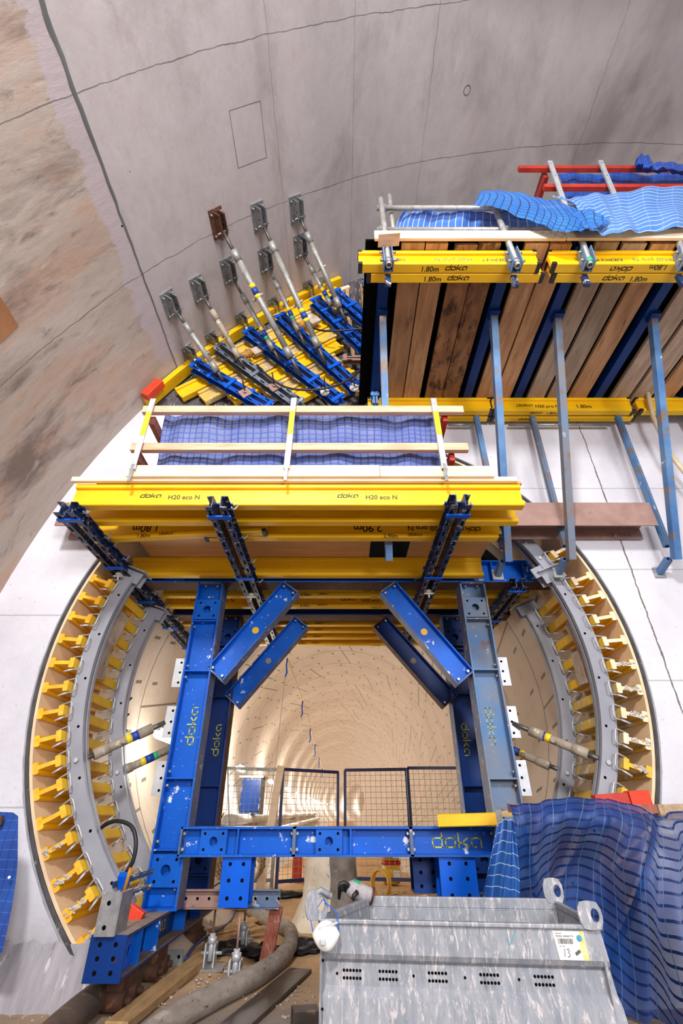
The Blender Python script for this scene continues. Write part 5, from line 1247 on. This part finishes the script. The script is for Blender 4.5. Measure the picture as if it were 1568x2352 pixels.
for k in range(25):
    a = 2*math.pi*k/24
    for (rr, dy) in ((.13, -.05), (.13, .05), (.122, .05), (.122, -.05)): vs.append(c+V((rr*math.cos(a)*.75+dy*.5, dy+.03*math.sin(a), rr*math.sin(a))))
m.add(vs, [(i*4+j, i*4+(j+1) % 4, i*4+4+(j+1) % 4, i*4+4+j) for i in range(24) for j in range(4)]); m.build('hoop', 'yplastic', r)
rnd = random.Random(21)
DB = [(905, 2052, 'sandwood', .16), (935, 2048, 'sandwood', .2), (960, 2060, 'pine_y', .12), (985, 2055, 'sandwood', .2), (1000, 2066, 'sandwood', .18), (925, 2068, 'oldwood', .22), (975, 2072, 'sandwood', .14), (1105, 2060, 'sandwood', .2)]
for i, (u, v, mt, ln) in enumerate(DB):
    p = atz(u, v, FLOOR+.05+.02*(i % 3)); a = rnd.uniform(-.7, .7); d = V((math.cos(a), math.sin(a), rnd.uniform(-.12, .18)))
    solo(MB().bar(p-d*ln, p+d*ln, .10, .025), 'wood_scrap', mt, 'broken wood scrap on the sand behind the bin, %s from the left' % ORD[i], 'wood scrap', 'wood scraps behind the bin', .003)
for i, (u, v) in enumerate(((535, 2125), (548, 2146), (560, 2085), (655, 2050))):
    p = atz(u, v, FLOOR+.04); a = (.9, .7, .2, .1)[i]; d = V((math.cos(a), math.sin(a), .05)); solo(MB().bar(p-d*.3, p+d*.3, .10, .03), 'wood_scrap', 'sandwood', 'sandy wood offcut by the left foot beam, %s from the front' % ORD[i], 'wood scrap', 'wood offcuts by the foot beam', .003)
def lump(label, c, rx, ry, rz, mat, name, cat, grp=None, seed=0, n=18, mm=10, rough=.18):
    m = MB().ball(c, rx, ry, rz, n, mm); rr = random.Random(seed); ph = [rr.uniform(0, 6) for _ in range(6)]
    for i, q in enumerate(m.v):
        d = q-V(c); k = 1+rough*(math.sin(d.x*23/max(rx, .05)*.2+ph[0])*math.sin(d.y*9/max(ry, .05)+ph[1])+.6*math.sin(d.z*11/max(rz, .05)+ph[2]+d.x*17))
        m.v[i] = V(c)+d*k
    return solo(m, name, mat, label, cat, grp)
for i, (u, v, rx, lab) in enumerate(((648, 2058, .30, 'crumpled black plastic sheet on the sand left of the pillar'), (520, 2185, .16, 'black rag beside the hose behind the anchors'), (600, 2188, .16, 'black rag under the red brown post'), (705, 2178, .18, 'black rag strip on the sand left of the bin'))):
    p = atz(u, v, FLOOR+.02); lump(lab, p+V((0, 0, .01)), rx, .14, .05, 'black', 'plastic_rag', 'rag', 'black rags on the floor', 30+i, rough=.4)
# spray coated pillar stub
p0 = at(757, 2105, 6.3); r = thing('concrete_pillar', 'pale spray coated concrete pillar stub flaring out at its foot, grey on one side', 'pillar', (p0.x, 6.4, FLOOR))
rows = []; rr = random.Random(8)
for i in range(15):
    t = i/14; z = FLOOR-.05+.84*t; w = .33-.08*t+.26*max(0, .35-t)**1.2*2; row = []
    for k in range(21):
        a = 2*math.pi*k/20; q = max(abs(math.cos(a)), abs(math.sin(a))); e = .8+.2/q
        row.append(V((p0.x-.03*t+.02+w*math.cos(a)*e/1.0, 6.42+w*.9*math.sin(a)*e, z))+V((rr.uniform(-.008, .008), 0, 0)))
    row[-1] = row[0].copy(); rows.append(row)
m = MB(); m.grid(rows); m.add([rows[-1][k] for k in range(20)], [tuple(range(20))])
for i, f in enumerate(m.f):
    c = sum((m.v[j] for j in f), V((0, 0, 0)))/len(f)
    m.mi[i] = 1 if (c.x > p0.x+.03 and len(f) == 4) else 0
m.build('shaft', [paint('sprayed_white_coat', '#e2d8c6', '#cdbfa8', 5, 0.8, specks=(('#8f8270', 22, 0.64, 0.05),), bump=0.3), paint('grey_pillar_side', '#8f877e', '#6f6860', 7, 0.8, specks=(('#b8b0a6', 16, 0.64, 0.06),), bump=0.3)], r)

# ============================================================ FOREGROUND LEFT: RAIL, ANCHORS, HOSES
r = thing('steel_channel', 'rusty perforated steel channel lying behind the bright blue box leg', 'channel', at(412, 2072, 4.70))
y = 4.62; a, b = at(408, 2066, y), at(642, 2066, y); h = .115
MB().chan(V((a.x, y+.05, a.z)), V((b.x-.25, y+.05, a.z)), h, .055, .007, (0, 0, 1), 1).build('channel', 'rust', r)
MB().chan(V((b.x-.25, y+.05, a.z)), V((b.x, y+.05, a.z)), h, .055, .007, (0, 0, 1), 1).build('channel', 'flange', r)
m = MB()
for k in range(9): m.disc((a.x+.05+(b.x-a.x)*k/8.7, y+.042, a.z), (0, -1, 0), .011, 10)
split(m, 'bolt_hole', 'dark', r)
zc_ = a.z-h/2
for (ut, vt, ub_, vb, lab) in ((505, 2085, 481, 2215, 'steel plate floor anchor with a threaded rod, leftmost of three'), (556, 2085, 537, 2262, 'steel plate floor anchor with a threaded rod, nearest to the hose'), (563, 2085, 556, 2180, 'steel plate floor anchor with a threaded rod, rear one of three')):
    pb = atz(ub_, vb, FLOOR+.02); r = thing('floor_anchor', lab, 'floor anchor', (pb.x, pb.y, FLOOR), 'floor anchors under the gantry')
    for s in (-1, 1):
        m = MB().box((pb.x+s*.035-.005, pb.y-.05, FLOOR), (pb.x+s*.035+.005, pb.y+.05, FLOOR+.145)); [m.disc((pb.x+s*.0405, pb.y+e, FLOOR+.115), (1, 0, 0), .010, 8, 1) for e in (-.025, .025)]; m.build('lug_plate', ['galv_light', 'dark'], r)
    MB().cyl((pb.x-.075, pb.y, FLOOR+.085), (pb.x+.085, pb.y, FLOOR+.085), .010, 8).build('pin', 'galv_light', r)
    MB().cyl((pb.x, pb.y, FLOOR+.04), (pb.x, pb.y, FLOOR+.20), .022, 12).build('coupler', 'galv_light', r)
    m = MB(); m.cyl((pb.x, pb.y, FLOOR+.14), (pb.x, pb.y, FLOOR+.18), .034, 6); m.build('hex_nut', 'galv_light', r)
    pt = V((pb.x, pb.y, zc_-.002)); MB().cyl((pb.x, pb.y, FLOOR+.2), pt, .0085, 8).build('threaded_rod', 'rust', r)
    MB().box((pb.x-.12, pb.y-.10, FLOOR-.004), (pb.x+.12, pb.y+.10, FLOOR+.012)).build('base_plate', 'galv', r)
p1 = at(638, 2080, 4.68); p0 = V((p1.x-.06, 4.66, FLOOR)); p0 = atz(607, 2222, FLOOR+.0); solo(MB().bar(V((p0.x, p0.y, FLOOR-.01)), V((p1.x-.01, 4.70, zc_-.005)), .095, .075, (0, 1, 0)), 'timber_post', 'redbrown', 'red brown painted timber post propping the end of the steel channel', 'timber post', None, .004)
def floorpath(pts, z): return [atz(u, v, z) for u, v in pts]
cable('thick grey ribbed hose winding over the sand from the front to the tunnel', floorpath([(300, 2420), (390, 2345), (500, 2285), (590, 2240), (640, 2205), (668, 2165), (662, 2135), (625, 2118), (580, 2092), (563, 2070), (572, 2052)], FLOOR+.062), .062, 'hose', 'hose', 'hose', 'grey hoses', 16, 8)
cable('dark brown hose coming out under the left foot beam', floorpath([(60, 2450), (120, 2380), (190, 2315), (245, 2272), (300, 2238), (350, 2205)], FLOOR+.075), .075, 'hose_brown', 'hose', 'hose', 'grey hoses', 16, 6)
p0, p1 = atz(265, 2360, FLOOR+.03), atz(492, 2178, FLOOR+.03); solo(MB().bar(p0, p1, .13, .045), 'floor_plank', 'sandwood', 'long dusty plank on the floor beside the left foot beam', 'plank', 'planks on the floor', .004)
p0, p1 = atz(535, 2362, FLOOR+.02), atz(690, 2228, FLOOR+.02); solo(MB().bar(p0, p1, .17, .02), 'floor_plank', 'darkboard', 'dark film faced board on the floor right of the hose', 'plank', 'planks on the floor', .003)
p0 = atz(700, 2344, FLOOR+.05); solo(MB().obox(p0, (.07, .01, 0), (-.01, .05, 0), (0, 0, .05)), 'wood_block', 'darkboard', 'dark wood block on the floor at the left foot of the bin', 'timber block', None, .004)
cable('thin blue hose along the dusty plank', floorpath([(428, 2200), (455, 2165), (500, 2138), (532, 2112), (545, 2080)], FLOOR+.05), .012, 'tarp', 'thin_hose', 'hose', n=8)
cable('black cable looping out of the left ring form down to the blue clamp', [at(*q) for q in ((218, 1935, 4.25), (232, 1902, 4.18), (265, 1886, 4.12), (300, 1896, 4.08), (312, 1930, 4.06), (306, 1975, 4.06), (288, 2006, 4.08))], .014)
r = thing('blue_clamp', 'blue steel tie clamp with a rusty rod at the foot of the left ring form', 'clamp', at(290, 2030, 4.05)); c = at(290, 2030, 4.05)
for s in (-1, 1): MB().chan(c+V((-.09, 0, -.05+s*.032)), c+V((.14, .10, .02+s*.032)), .04, .022, .005, (0, 1, .3), s).build('channel', 'navy', r)
MB().obox(c+V((-.01, -.03, .02)), (.03, .01, 0), (0, .012, .012), (0, -.02, .035)).build('tie_plate', 'blue_clean', r); MB().cyl(c+V((.03, -.06, .09)), c+V((-.01, 0, -.09)), .012, 8).build('rod', 'orange_rust', r); MB().cyl(c+V((-.02, -.03, -.05)), c+V((.05, -.05, -.09)), .018, 8).build('sleeve', 'rust', r)
p0, p1 = at(280, 2088, 4.1), at(322, 2118, 4.1); solo(MB().bar(p0, p1, .11, .06, (0, 1, 0)), 'timber_offcut', 'orange', 'red and bare wood offcut wedged behind the left foot beam', 'offcut', None, .004)
p = atz(398, 2222, FLOOR); r = thing('plate_angle', 'loose galvanised plate angle lying under the left foot beam', 'plate', (p.x, p.y, FLOOR)); m = MB().box((p.x-.06, p.y, FLOOR), (p.x+.06, p.y+.008, FLOOR+.10)); m.disc((p.x+.03, p.y-.001, FLOOR+.06), (0, -1, 0), .012, 10, 1); m.build('upright_leg', ['galv', 'dark'], r); MB().box((p.x-.06, p.y, FLOOR), (p.x+.06, p.y-.05, FLOOR+.008)).build('flat_leg', 'galv', r)
p = atz(152, 2275, FLOOR+.03); lump('crumpled teal plastic bag at the foot of the headwall', p+V((0, 0, .02)), .05, .05, .055, paint('teal_plastic', '#1f6a7c', '#2f8494', 20, 0.4), 'plastic_bag', 'bag', None, 77, rough=.35)
rnd = random.Random(40)
m = MB()
for i in range(260):
    u, v = rnd.choice(((rnd.uniform(430, 560), rnd.uniform(2190, 2290)), (rnd.uniform(230, 420), rnd.uniform(2230, 2340)), (rnd.uniform(20, 160), rnd.uniform(2290, 2345)), (rnd.uniform(560, 730), rnd.uniform(2260, 2345))))
    p = atz(u, v, FLOOR+.004); s = rnd.uniform(.003, .012)
    m.ball(p, s*1.3, s, s*.7, 6, 4)
tag(m.build('grout_crumbs', paint('pale_crumbs', '#b5aca6', '#8f867e', 60, 0.9)), 'pale grout crumbs scattered over the dusty floor', 'crumbs', None, 'stuff')
# tarpaulin panel on the left of the headwall
r = thing('tarp_panel', 'blue tarpaulin panel hanging at the left picture edge before the headwall', 'tarpaulin', at(0, 2180, 3.6))
m = MB(); rows, uvs = [], []
for i in range(21):
    t = i/20; v = 1858+330*t; ur = 42-4*t-40*max(0, t-.35)**1.5*1.6; rw, uw_ = [], []
    if i == 0: ur -= 12
    for k in range(9):
        s = k/8; p = at(-160+(ur+160)*s, v+8*s*(1-t)*(0 if i else 1), 3.6+.02*math.sin(t*9+s*3)); rw.append(p); uw_.append((p.x, p.z))
    rows.append(rw); uvs.append(uw_)
m.grid(rows, uvs=uvs); m.build('sheet', 'tarp', r)
m = MB(); [m.cyl(at(28-7*k, 1905+110*k, 3.57), at(28-7*k, 1905+110*k, 3.58), .008, 12) for k in (1,)]; m.build('eyelet', 'galv_light', r)
MB().bar(at(-60, 1895, 3.56), at(6, 1884, 3.56), .02, .05, (0, 0, 1)).build('batten', 'rustdark', r)

# ============================================================ FOREGROUND RIGHT: NET, TIMBER, BIN
hb = hbeam('scuffed yellow timber beam end with steel cap lying on the lower crossbeam', at(1008, 1884, 4.40), at(1146, 1880, 4.30), (0, -1, 0), mats=('yellow', 'yellow_dirty'), texts=[('1.80m', .04, .06, 'web', 'greyink', False)])
r = thing('steel_clamp', 'grey steel shoe with a yellow insert on the end of the scuffed timber beam', 'clamp', at(1165, 1885, 4.15)); a = at(1146, 1878, 4.14); b = at(1205, 1876, 4.06)
d, s, u = frame(b-a)
MB().obox(a+d*.01, d*.022, s*.045, u*.05).build('collar', 'galv', r); MB().obox(b-d*.015, d*.022, s*.045, u*.05).build('collar', 'galv', r)
MB().obox((a+b)/2+u*.022, (b-a)/2, s*.035, u*.018).build('insert', 'yellow_dirty', r); MB().obox((a+b)/2-u*.022, (b-a)/2, s*.042, u*.014).build('saddle', 'galv', r)
solo(MB().bar(at(1365, 1842, 3.86), at(1440, 1836, 3.86), .07, .085), 'timber_block', 'redwood', 'red painted timber showing over the top of the foreground net, left piece', 'timber block', 'red timber over the net', .004)
solo(MB().bar(at(1442, 1836, 3.86), at(1488, 1834, 3.86), .08, .10), 'timber_block', 'orange', 'bright orange red timber end over the top of the foreground net', 'timber block', 'red timber over the net', .004)
solo(MB().bar(at(1510, 1866, 3.70), at(1680, 1862, 3.70), .06, .09), 'timber_rail', 'oldwood', 'weathered timber rail at the right picture edge, the foreground net hangs on it', 'timber rail', None, .004)
solo(MB().bar(at(1168, 1856, 3.72), at(1520, 1858, 3.72), .05, .05), 'net_rail', 'redbrown', 'red brown rail hidden under the top fold of the foreground net', 'timber rail')
def P3(x, y, z): return V((x, y, z))
NR = [[(1172, 1850, 3.66), (1240, 1838, 3.64), (1345, 1831, 3.62), (1405, 1838, 3.60), (1470, 1852, 3.56), (1510, 1872, 3.54), (1600, 1862, 3.60), (1700, 1862, 3.60)],
      [(1182, 1900, 3.60), (1245, 1890, 3.54), (1340, 1885, 3.48), (1420, 1890, 3.42), (1490, 1915, 3.42), (1540, 1925, 3.50), (1610, 1920, 3.50), (1700, 1925, 3.50)],
      [(1186, 1990, 3.64), (1240, 1990, 3.68), (1310, 1985, 3.76), (1395, 1990, 3.60), (1470, 2010, 3.42), (1540, 2020, 3.40), (1620, 2020, 3.40), (1700, 2030, 3.40)],
      [(1188, 2080, 3.76), (1240, 2090, 3.80), (1300, 2095, 3.86), (1400, 2105, 3.74), (1480, 2120, 3.52), (1550, 2130, 3.34), (1640, 2140, 3.30), (1720, 2140, 3.30)],
      [(1188, 2170, 3.82), (1240, 2190, 3.86), (1300, 2200, 3.90), (1410, 2215, 3.80), (1500, 2235, 3.60), (1580, 2250, 3.34), (1660, 2260, 3.26), (1740, 2260, 3.26)],
      [(1188, 2260, 3.86), (1240, 2290, 3.90), (1300, 2310, 3.92), (1410, 2330, 3.86), (1510, 2350, 3.66), (1600, 2370, 3.40), (1680, 2380, 3.26), (1750, 2380, 3.26)]]
net('large deep blue debris net draped over a rail at the lower right, behind the bin', NR, 'net_fore', wave=.05, freq=5, seed=3, nu=70, nv=44)
net('folded strip of blue net with pale strands hanging beside the lower crossbeam', [[(1140, 1895, 3.66), (1165, 1880, 3.62), (1180, 1886, 3.60)], [(1120, 1980, 3.68), (1160, 1975, 3.60), (1192, 1990, 3.62)], [(1102, 2078, 3.74), (1150, 2085, 3.66), (1192, 2100, 3.68)], [(1090, 2150, 3.78), (1150, 2170, 3.70), (1190, 2180, 3.72)]], net_mat('blue_netting_pale_strands', '#0e3f84', '#15509a', '#8fa6c0', '#2e6ab0', 0.06, 0.10, 0.08, 0.98, dark_on=False), wave=.03, freq=2, seed=6, nu=20, nv=20)
# galvanised bin
ZR = -.44
FL, FR, BRr, BLl = V((-.10, 2.96, ZR)), V((1.165, 2.81, ZR)), V((1.215, 3.44, ZR)), V((.16, 3.55, ZR))
r = thing('stillage_bin', 'scuffed galvanised steel bin with lifting lugs and rows of vent holes', 'steel bin', ((FL.x+FR.x)/2, 3.2, FLOOR))
out = (FR-FL).cross(V((0, 0, 1))).normalized(); W_ = (FR-FL).normalized()
PROF = [(0, 0), (-.115, .0), (-.135, -.012), (-.150, -.034), (-.230, -.034), (-.262, -.004), (-.34, .002), (-.56, .02)]
m = MB(); rows = []
for (dz, o) in PROF: rows.append([FL+W_*(-(.0+dz*.05))+out*o+V((0, 0, dz)), FR+W_*(-dz*.10)+out*o+V((0, 0, dz))])
rows2 = []
for rw in rows: rows2.append([rw[0]+(rw[1]-rw[0])*k/24 for k in range(25)])
m.grid(rows2, smooth=False)
zv = -.190; ff = -.0325
def fpt(s, dz, o): return FL+(FR-FL)*s+out*o+V((0, 0, dz))
for g0 in (.115, .245, .42, .60, .785, .93):
    if g0 > .9: continue
    for i in range(6):
        for k in (0, 1): m.disc(fpt(g0-.03+i*.0118, zv+.012-k*.026, ff), out, .0062, 8, 1)
for g0 in (.06, .335, .515, .70): m.disc(fpt(g0, zv, ff), out, .0058, 8, 1)
for dz in (-.14, -.30): m.disc(fpt(.012, dz, .004), out, .006, 8, 1)
m.build('front_panel', ['bin', 'dark'], r)
DZ = V((0, 0, -.56))
for (a, b, nm) in ((FR, BRr, 'side_panel'), (BRr, BLl, 'back_panel'), (BLl, FL, 'side_panel')):
    n_ = (b-a).normalized().cross(V((0, 0, 1)))*.012
    m = MB(); vs = [a, b, b+DZ, a+DZ]; m.add(vs+[p-n_ for p in vs], [(0, 1, 2, 3), (7, 6, 5, 4), (0, 4, 5, 1), (1, 5, 6, 2), (2, 6, 7, 3), (3, 7, 4, 0)]); m.build(nm, 'bin', r)
m = MB(); m.add([FL+DZ*.96, FR+DZ*.96, BRr+DZ*.96, BLl+DZ*.96], [(0, 1, 2, 3)]); m.build('bottom', 'bin', r)
for (a, b, w) in ((FL, FR, .018), (FR, BRr, .028), (BRr, BLl, .05), (BLl, FL, .035)): MB().bar(a+V((0, 0, .0)), b+V((0, 0, .0)), .03, w).build('rim', 'bin', r, .005)
m = MB(); q = BLl+V((.0, -.02, -.06)); q2 = BRr+V((0, -.02, -.06)); m.obox((q+q2)/2, (q2-q)/2*.97, (0, .004, 0), (0, 0, .03)); m.build('inner_lip', 'bin', r)
for i in range(4):
    c = q+(q2-q)*(.12+.24*i)+V((0, -.006, -.03)); MB().obox(c, (.045, 0, 0), (0, .004, 0), (0, 0, .012)).build('hinge_clip', 'bin', r)
# lifting lugs: rounded plates with an eye, bent at the corner
def lug(c, R_, h, w, nm='lifting_lug'):
    R_ = V(R_).normalized(); m = MB(); n = 14; N_ = R_.cross(V((0, 0, 1))); vs = []; 
    for sgn in (-.006, .006):
        for k in range(n):
            a = 2*math.pi*k/n; ca, sa = math.cos(a), math.sin(a); e = 1/max(abs(ca), abs(sa)); e = 1+(e-1)*.55
            vs.append(c+R_*ca*w/2*e+V((0, 0, h/2+sa*h/2*e))+N_*sgn)
        for k in range(n):
            a = 2*math.pi*k/n; vs.append(c+R_*(math.cos(a)*w*.17+w*.20)+V((0, 0, h*.5+math.sin(a)*h*.24))+N_*sgn)
    fs = []
    for k in range(n):
        j = (k+1) % n; fs += [(k, j, n+j, n+k), (2*n+k, 3*n+k, 3*n+j, 2*n+j), (k, 2*n+k, 2*n+j, j), (n+k, n+j, 3*n+j, 3*n+k)]
    m.add(vs, fs); return m.build(nm, 'bin', r, .002)
lug(FR+V((-.035, -.012, -.01)), W_, .105, .105); lug(BRr+V((-.01, -.01, .0)), V((1, -.1, 0)), .12, .11); lug(FL+V((-.02, -.012, .0)), W_*.8-out*.5, .12, .12)
MB().tube([FL+V((-.06, -.0, .09)), FL+V((.0, -.01, .115)), FL+V((.05, -.0, .09))], .014, 8).build('lug_bend', 'bin', r)
# identification sheet
c0 = fpt(.868, -.022, .0); m_ = MB(); T_ = V((0, 0, -1)); sh_w, sh_h = .135, .098
L0 = fpt(.835, -.016, .003)
m_.add([L0+out*.0005, L0+W_*sh_w+out*.0005, L0+W_*(sh_w+.004)+T_*sh_h+out*.0005, L0+W_*.012+T_*sh_h+out*.0005], [(0, 3, 2, 1)], 0)
write(m_, type_geo('Anchor waling 0.7m', .0095), L0+W_*.012+T_*.020, W_, -T_, 1); write(m_, type_geo('Stock item', .006), L0+W_*.012+T_*.010, W_, -T_, 1)
rnd = random.Random(2); xx = .018
while xx < .082:
    w_ = rnd.choice((.0012, .002, .003)); q = L0+W_*xx+T_*.026+out*.0012; m_.add([q, q+W_*w_, q+W_*w_+T_*.018, q+T_*.018], [(0, 3, 2, 1)], 1); xx += w_+rnd.choice((.0012, .002))
write(m_, type_geo('No. 1100', .006), L0+W_*.02+T_*.054, W_, -T_, 1)
for st in ([(0, 0), (.004, .028)], [(.013, .024), (.020, .028), (.024, .022), (.018, .015), (.024, .008), (.019, 0), (.012, .002)]):
    for a, b in zip(st, st[1:]): m_.bar(L0+W_*(.036+a[0])-T_*(a[1]-.088)+out*.001, L0+W_*(.036+b[0])-T_*(b[1]-.088)+out*.001, .0022, .0008, out, 1)
q = L0+W_*.112+T_*.0+out*.001; m_.add([q+W_*.002, q+W_*.020, q+W_*.027+T_*sh_h, q+W_*.004+T_*sh_h, q-W_*.004+T_*.06], [(0, 4, 3, 2, 1)], 2)
m_.disc(L0+W_*.112+T_*.024+out*.0016, out, .012, 16, 3); m_.obox(L0+W_*.095+T_*.072+out*.001, (W_-T_*.6)*.011, (W_*.5+T_*.8)*.006, out*.0006, 4)
sheet = m_.build('identification_sheet', ['white', 'darkink', paint('orange_band', '#e8b040', '#f0d49a', 12, 0.5), paint('blue_roundel', '#2a78b8', '#3fa0a8', 60, 0.5), 'spindle'], r)
m_ = MB(); ck = [(0, 0), (.012, -.026), (.05, .03)]; q = fpt(.672, -.045, .002)
for a, b in zip(ck, ck[1:]): m_.bar(q+W_*a[0]-T_*a[1], q+W_*b[0]-T_*b[1], .002, .001, out)
m_.build('chalk_tick', paint('teal_chalk', '#2aa8b0'), r)
# dust mask on the near corner, work glove on the rim
c = FL+V((.028, -.055, -.040)); r = thing('dust_mask', 'white dust mask with a valve hung on the left front corner of the bin', 'mask', c)
m = MB(); rows = []
for i in range(9):
    th = math.pi*.5*i/8; rows.append([c+V((.064*math.sin(th)*math.cos(2*math.pi*k/20), -.032*math.cos(th)**.7 if th < 1.5 else 0, (.052-.028*abs(math.cos(2*math.pi*k/20))**3*math.sin(th))*math.sin(th)*math.sin(2*math.pi*k/20)*(1 if math.sin(2*math.pi*k/20) > 0 else 1.15)))+V((0, -.01, 0)) for k in range(21)])
m.grid(rows); m.build('cup', 'white', r); MB().box(c+V((-.025, -.062, -.03)), c+V((.0, -.048, -.008))).build('valve', 'galv_light', r, .004)
MB().obox(c+V((.01, -.035, .035)), V((.045, 0, .012)), (0, .002, 0), (0, 0, .004)).build('nose_clip', 'galv_light', r)
MB().tube([c+V((-.058, -.01, .0)), c+V((-.075, .03, .05)), c+V((-.02, .05, .12)), c+V((.05, .03, .07)), c+V((.058, -.01, .01))], .0025, 6).build('strap', 'blue_clean', r)
c = at(820, 2046, 3.52); r = thing('work_glove', 'grey knitted work glove with dark coated fingers lying on the bin rim', 'glove', c)
ax = V((1, .1, -.28)).normalized()
gm = paint('knitted_grey_glove', '#b3adb0', '#9c969a', 40, 0.9, bump=0.2)
MB().tube([c-ax*.02, c+ax*.03, c+ax*.07, c+ax*.085], .04, 16, rads=[.044, .042, .037, .040]).build('cuff', gm, r)
MB().tube([c+ax*.083, c+ax*.095], .043, 16).build('cuff_edge', paint('maroon_trim', '#4a2a2c'), r)
MB().disc(c+ax*.0955, ax, .034, 16).build('cuff_opening', 'galv_light', r)
MB().tube([c+ax*.01, c-ax*.03, c-ax*.06], .04, 14, rads=[.042, .046, .030]).build('palm', gm, r)
for i in range(4):
    o = c-ax*.05+V((0, -.03+.02*i, .012-.012*i)); MB().tube([o, o-ax*.03+V((0, 0, .008)), o-ax*.055-V((0, 0, .006)), o-ax*.062-V((0, 0, .03+.006*i))], .012, 8, rads=[.013, .012, .011, .008]).build('finger', 'black', r)
o = c+V((.0, -.045, .0)); MB().tube([o, o-ax*.02+V((0, -.01, -.02)), o-ax*.03+V((0, -.012, -.045))], .013, 8, rads=[.014, .012, .008]).build('thumb', 'black', r)
MB().obox(c+V((.0, -.01, .044)), ax*.022, (0, .018, .004), (0, 0, .002)).build('green_patch', 'greenstick', r)
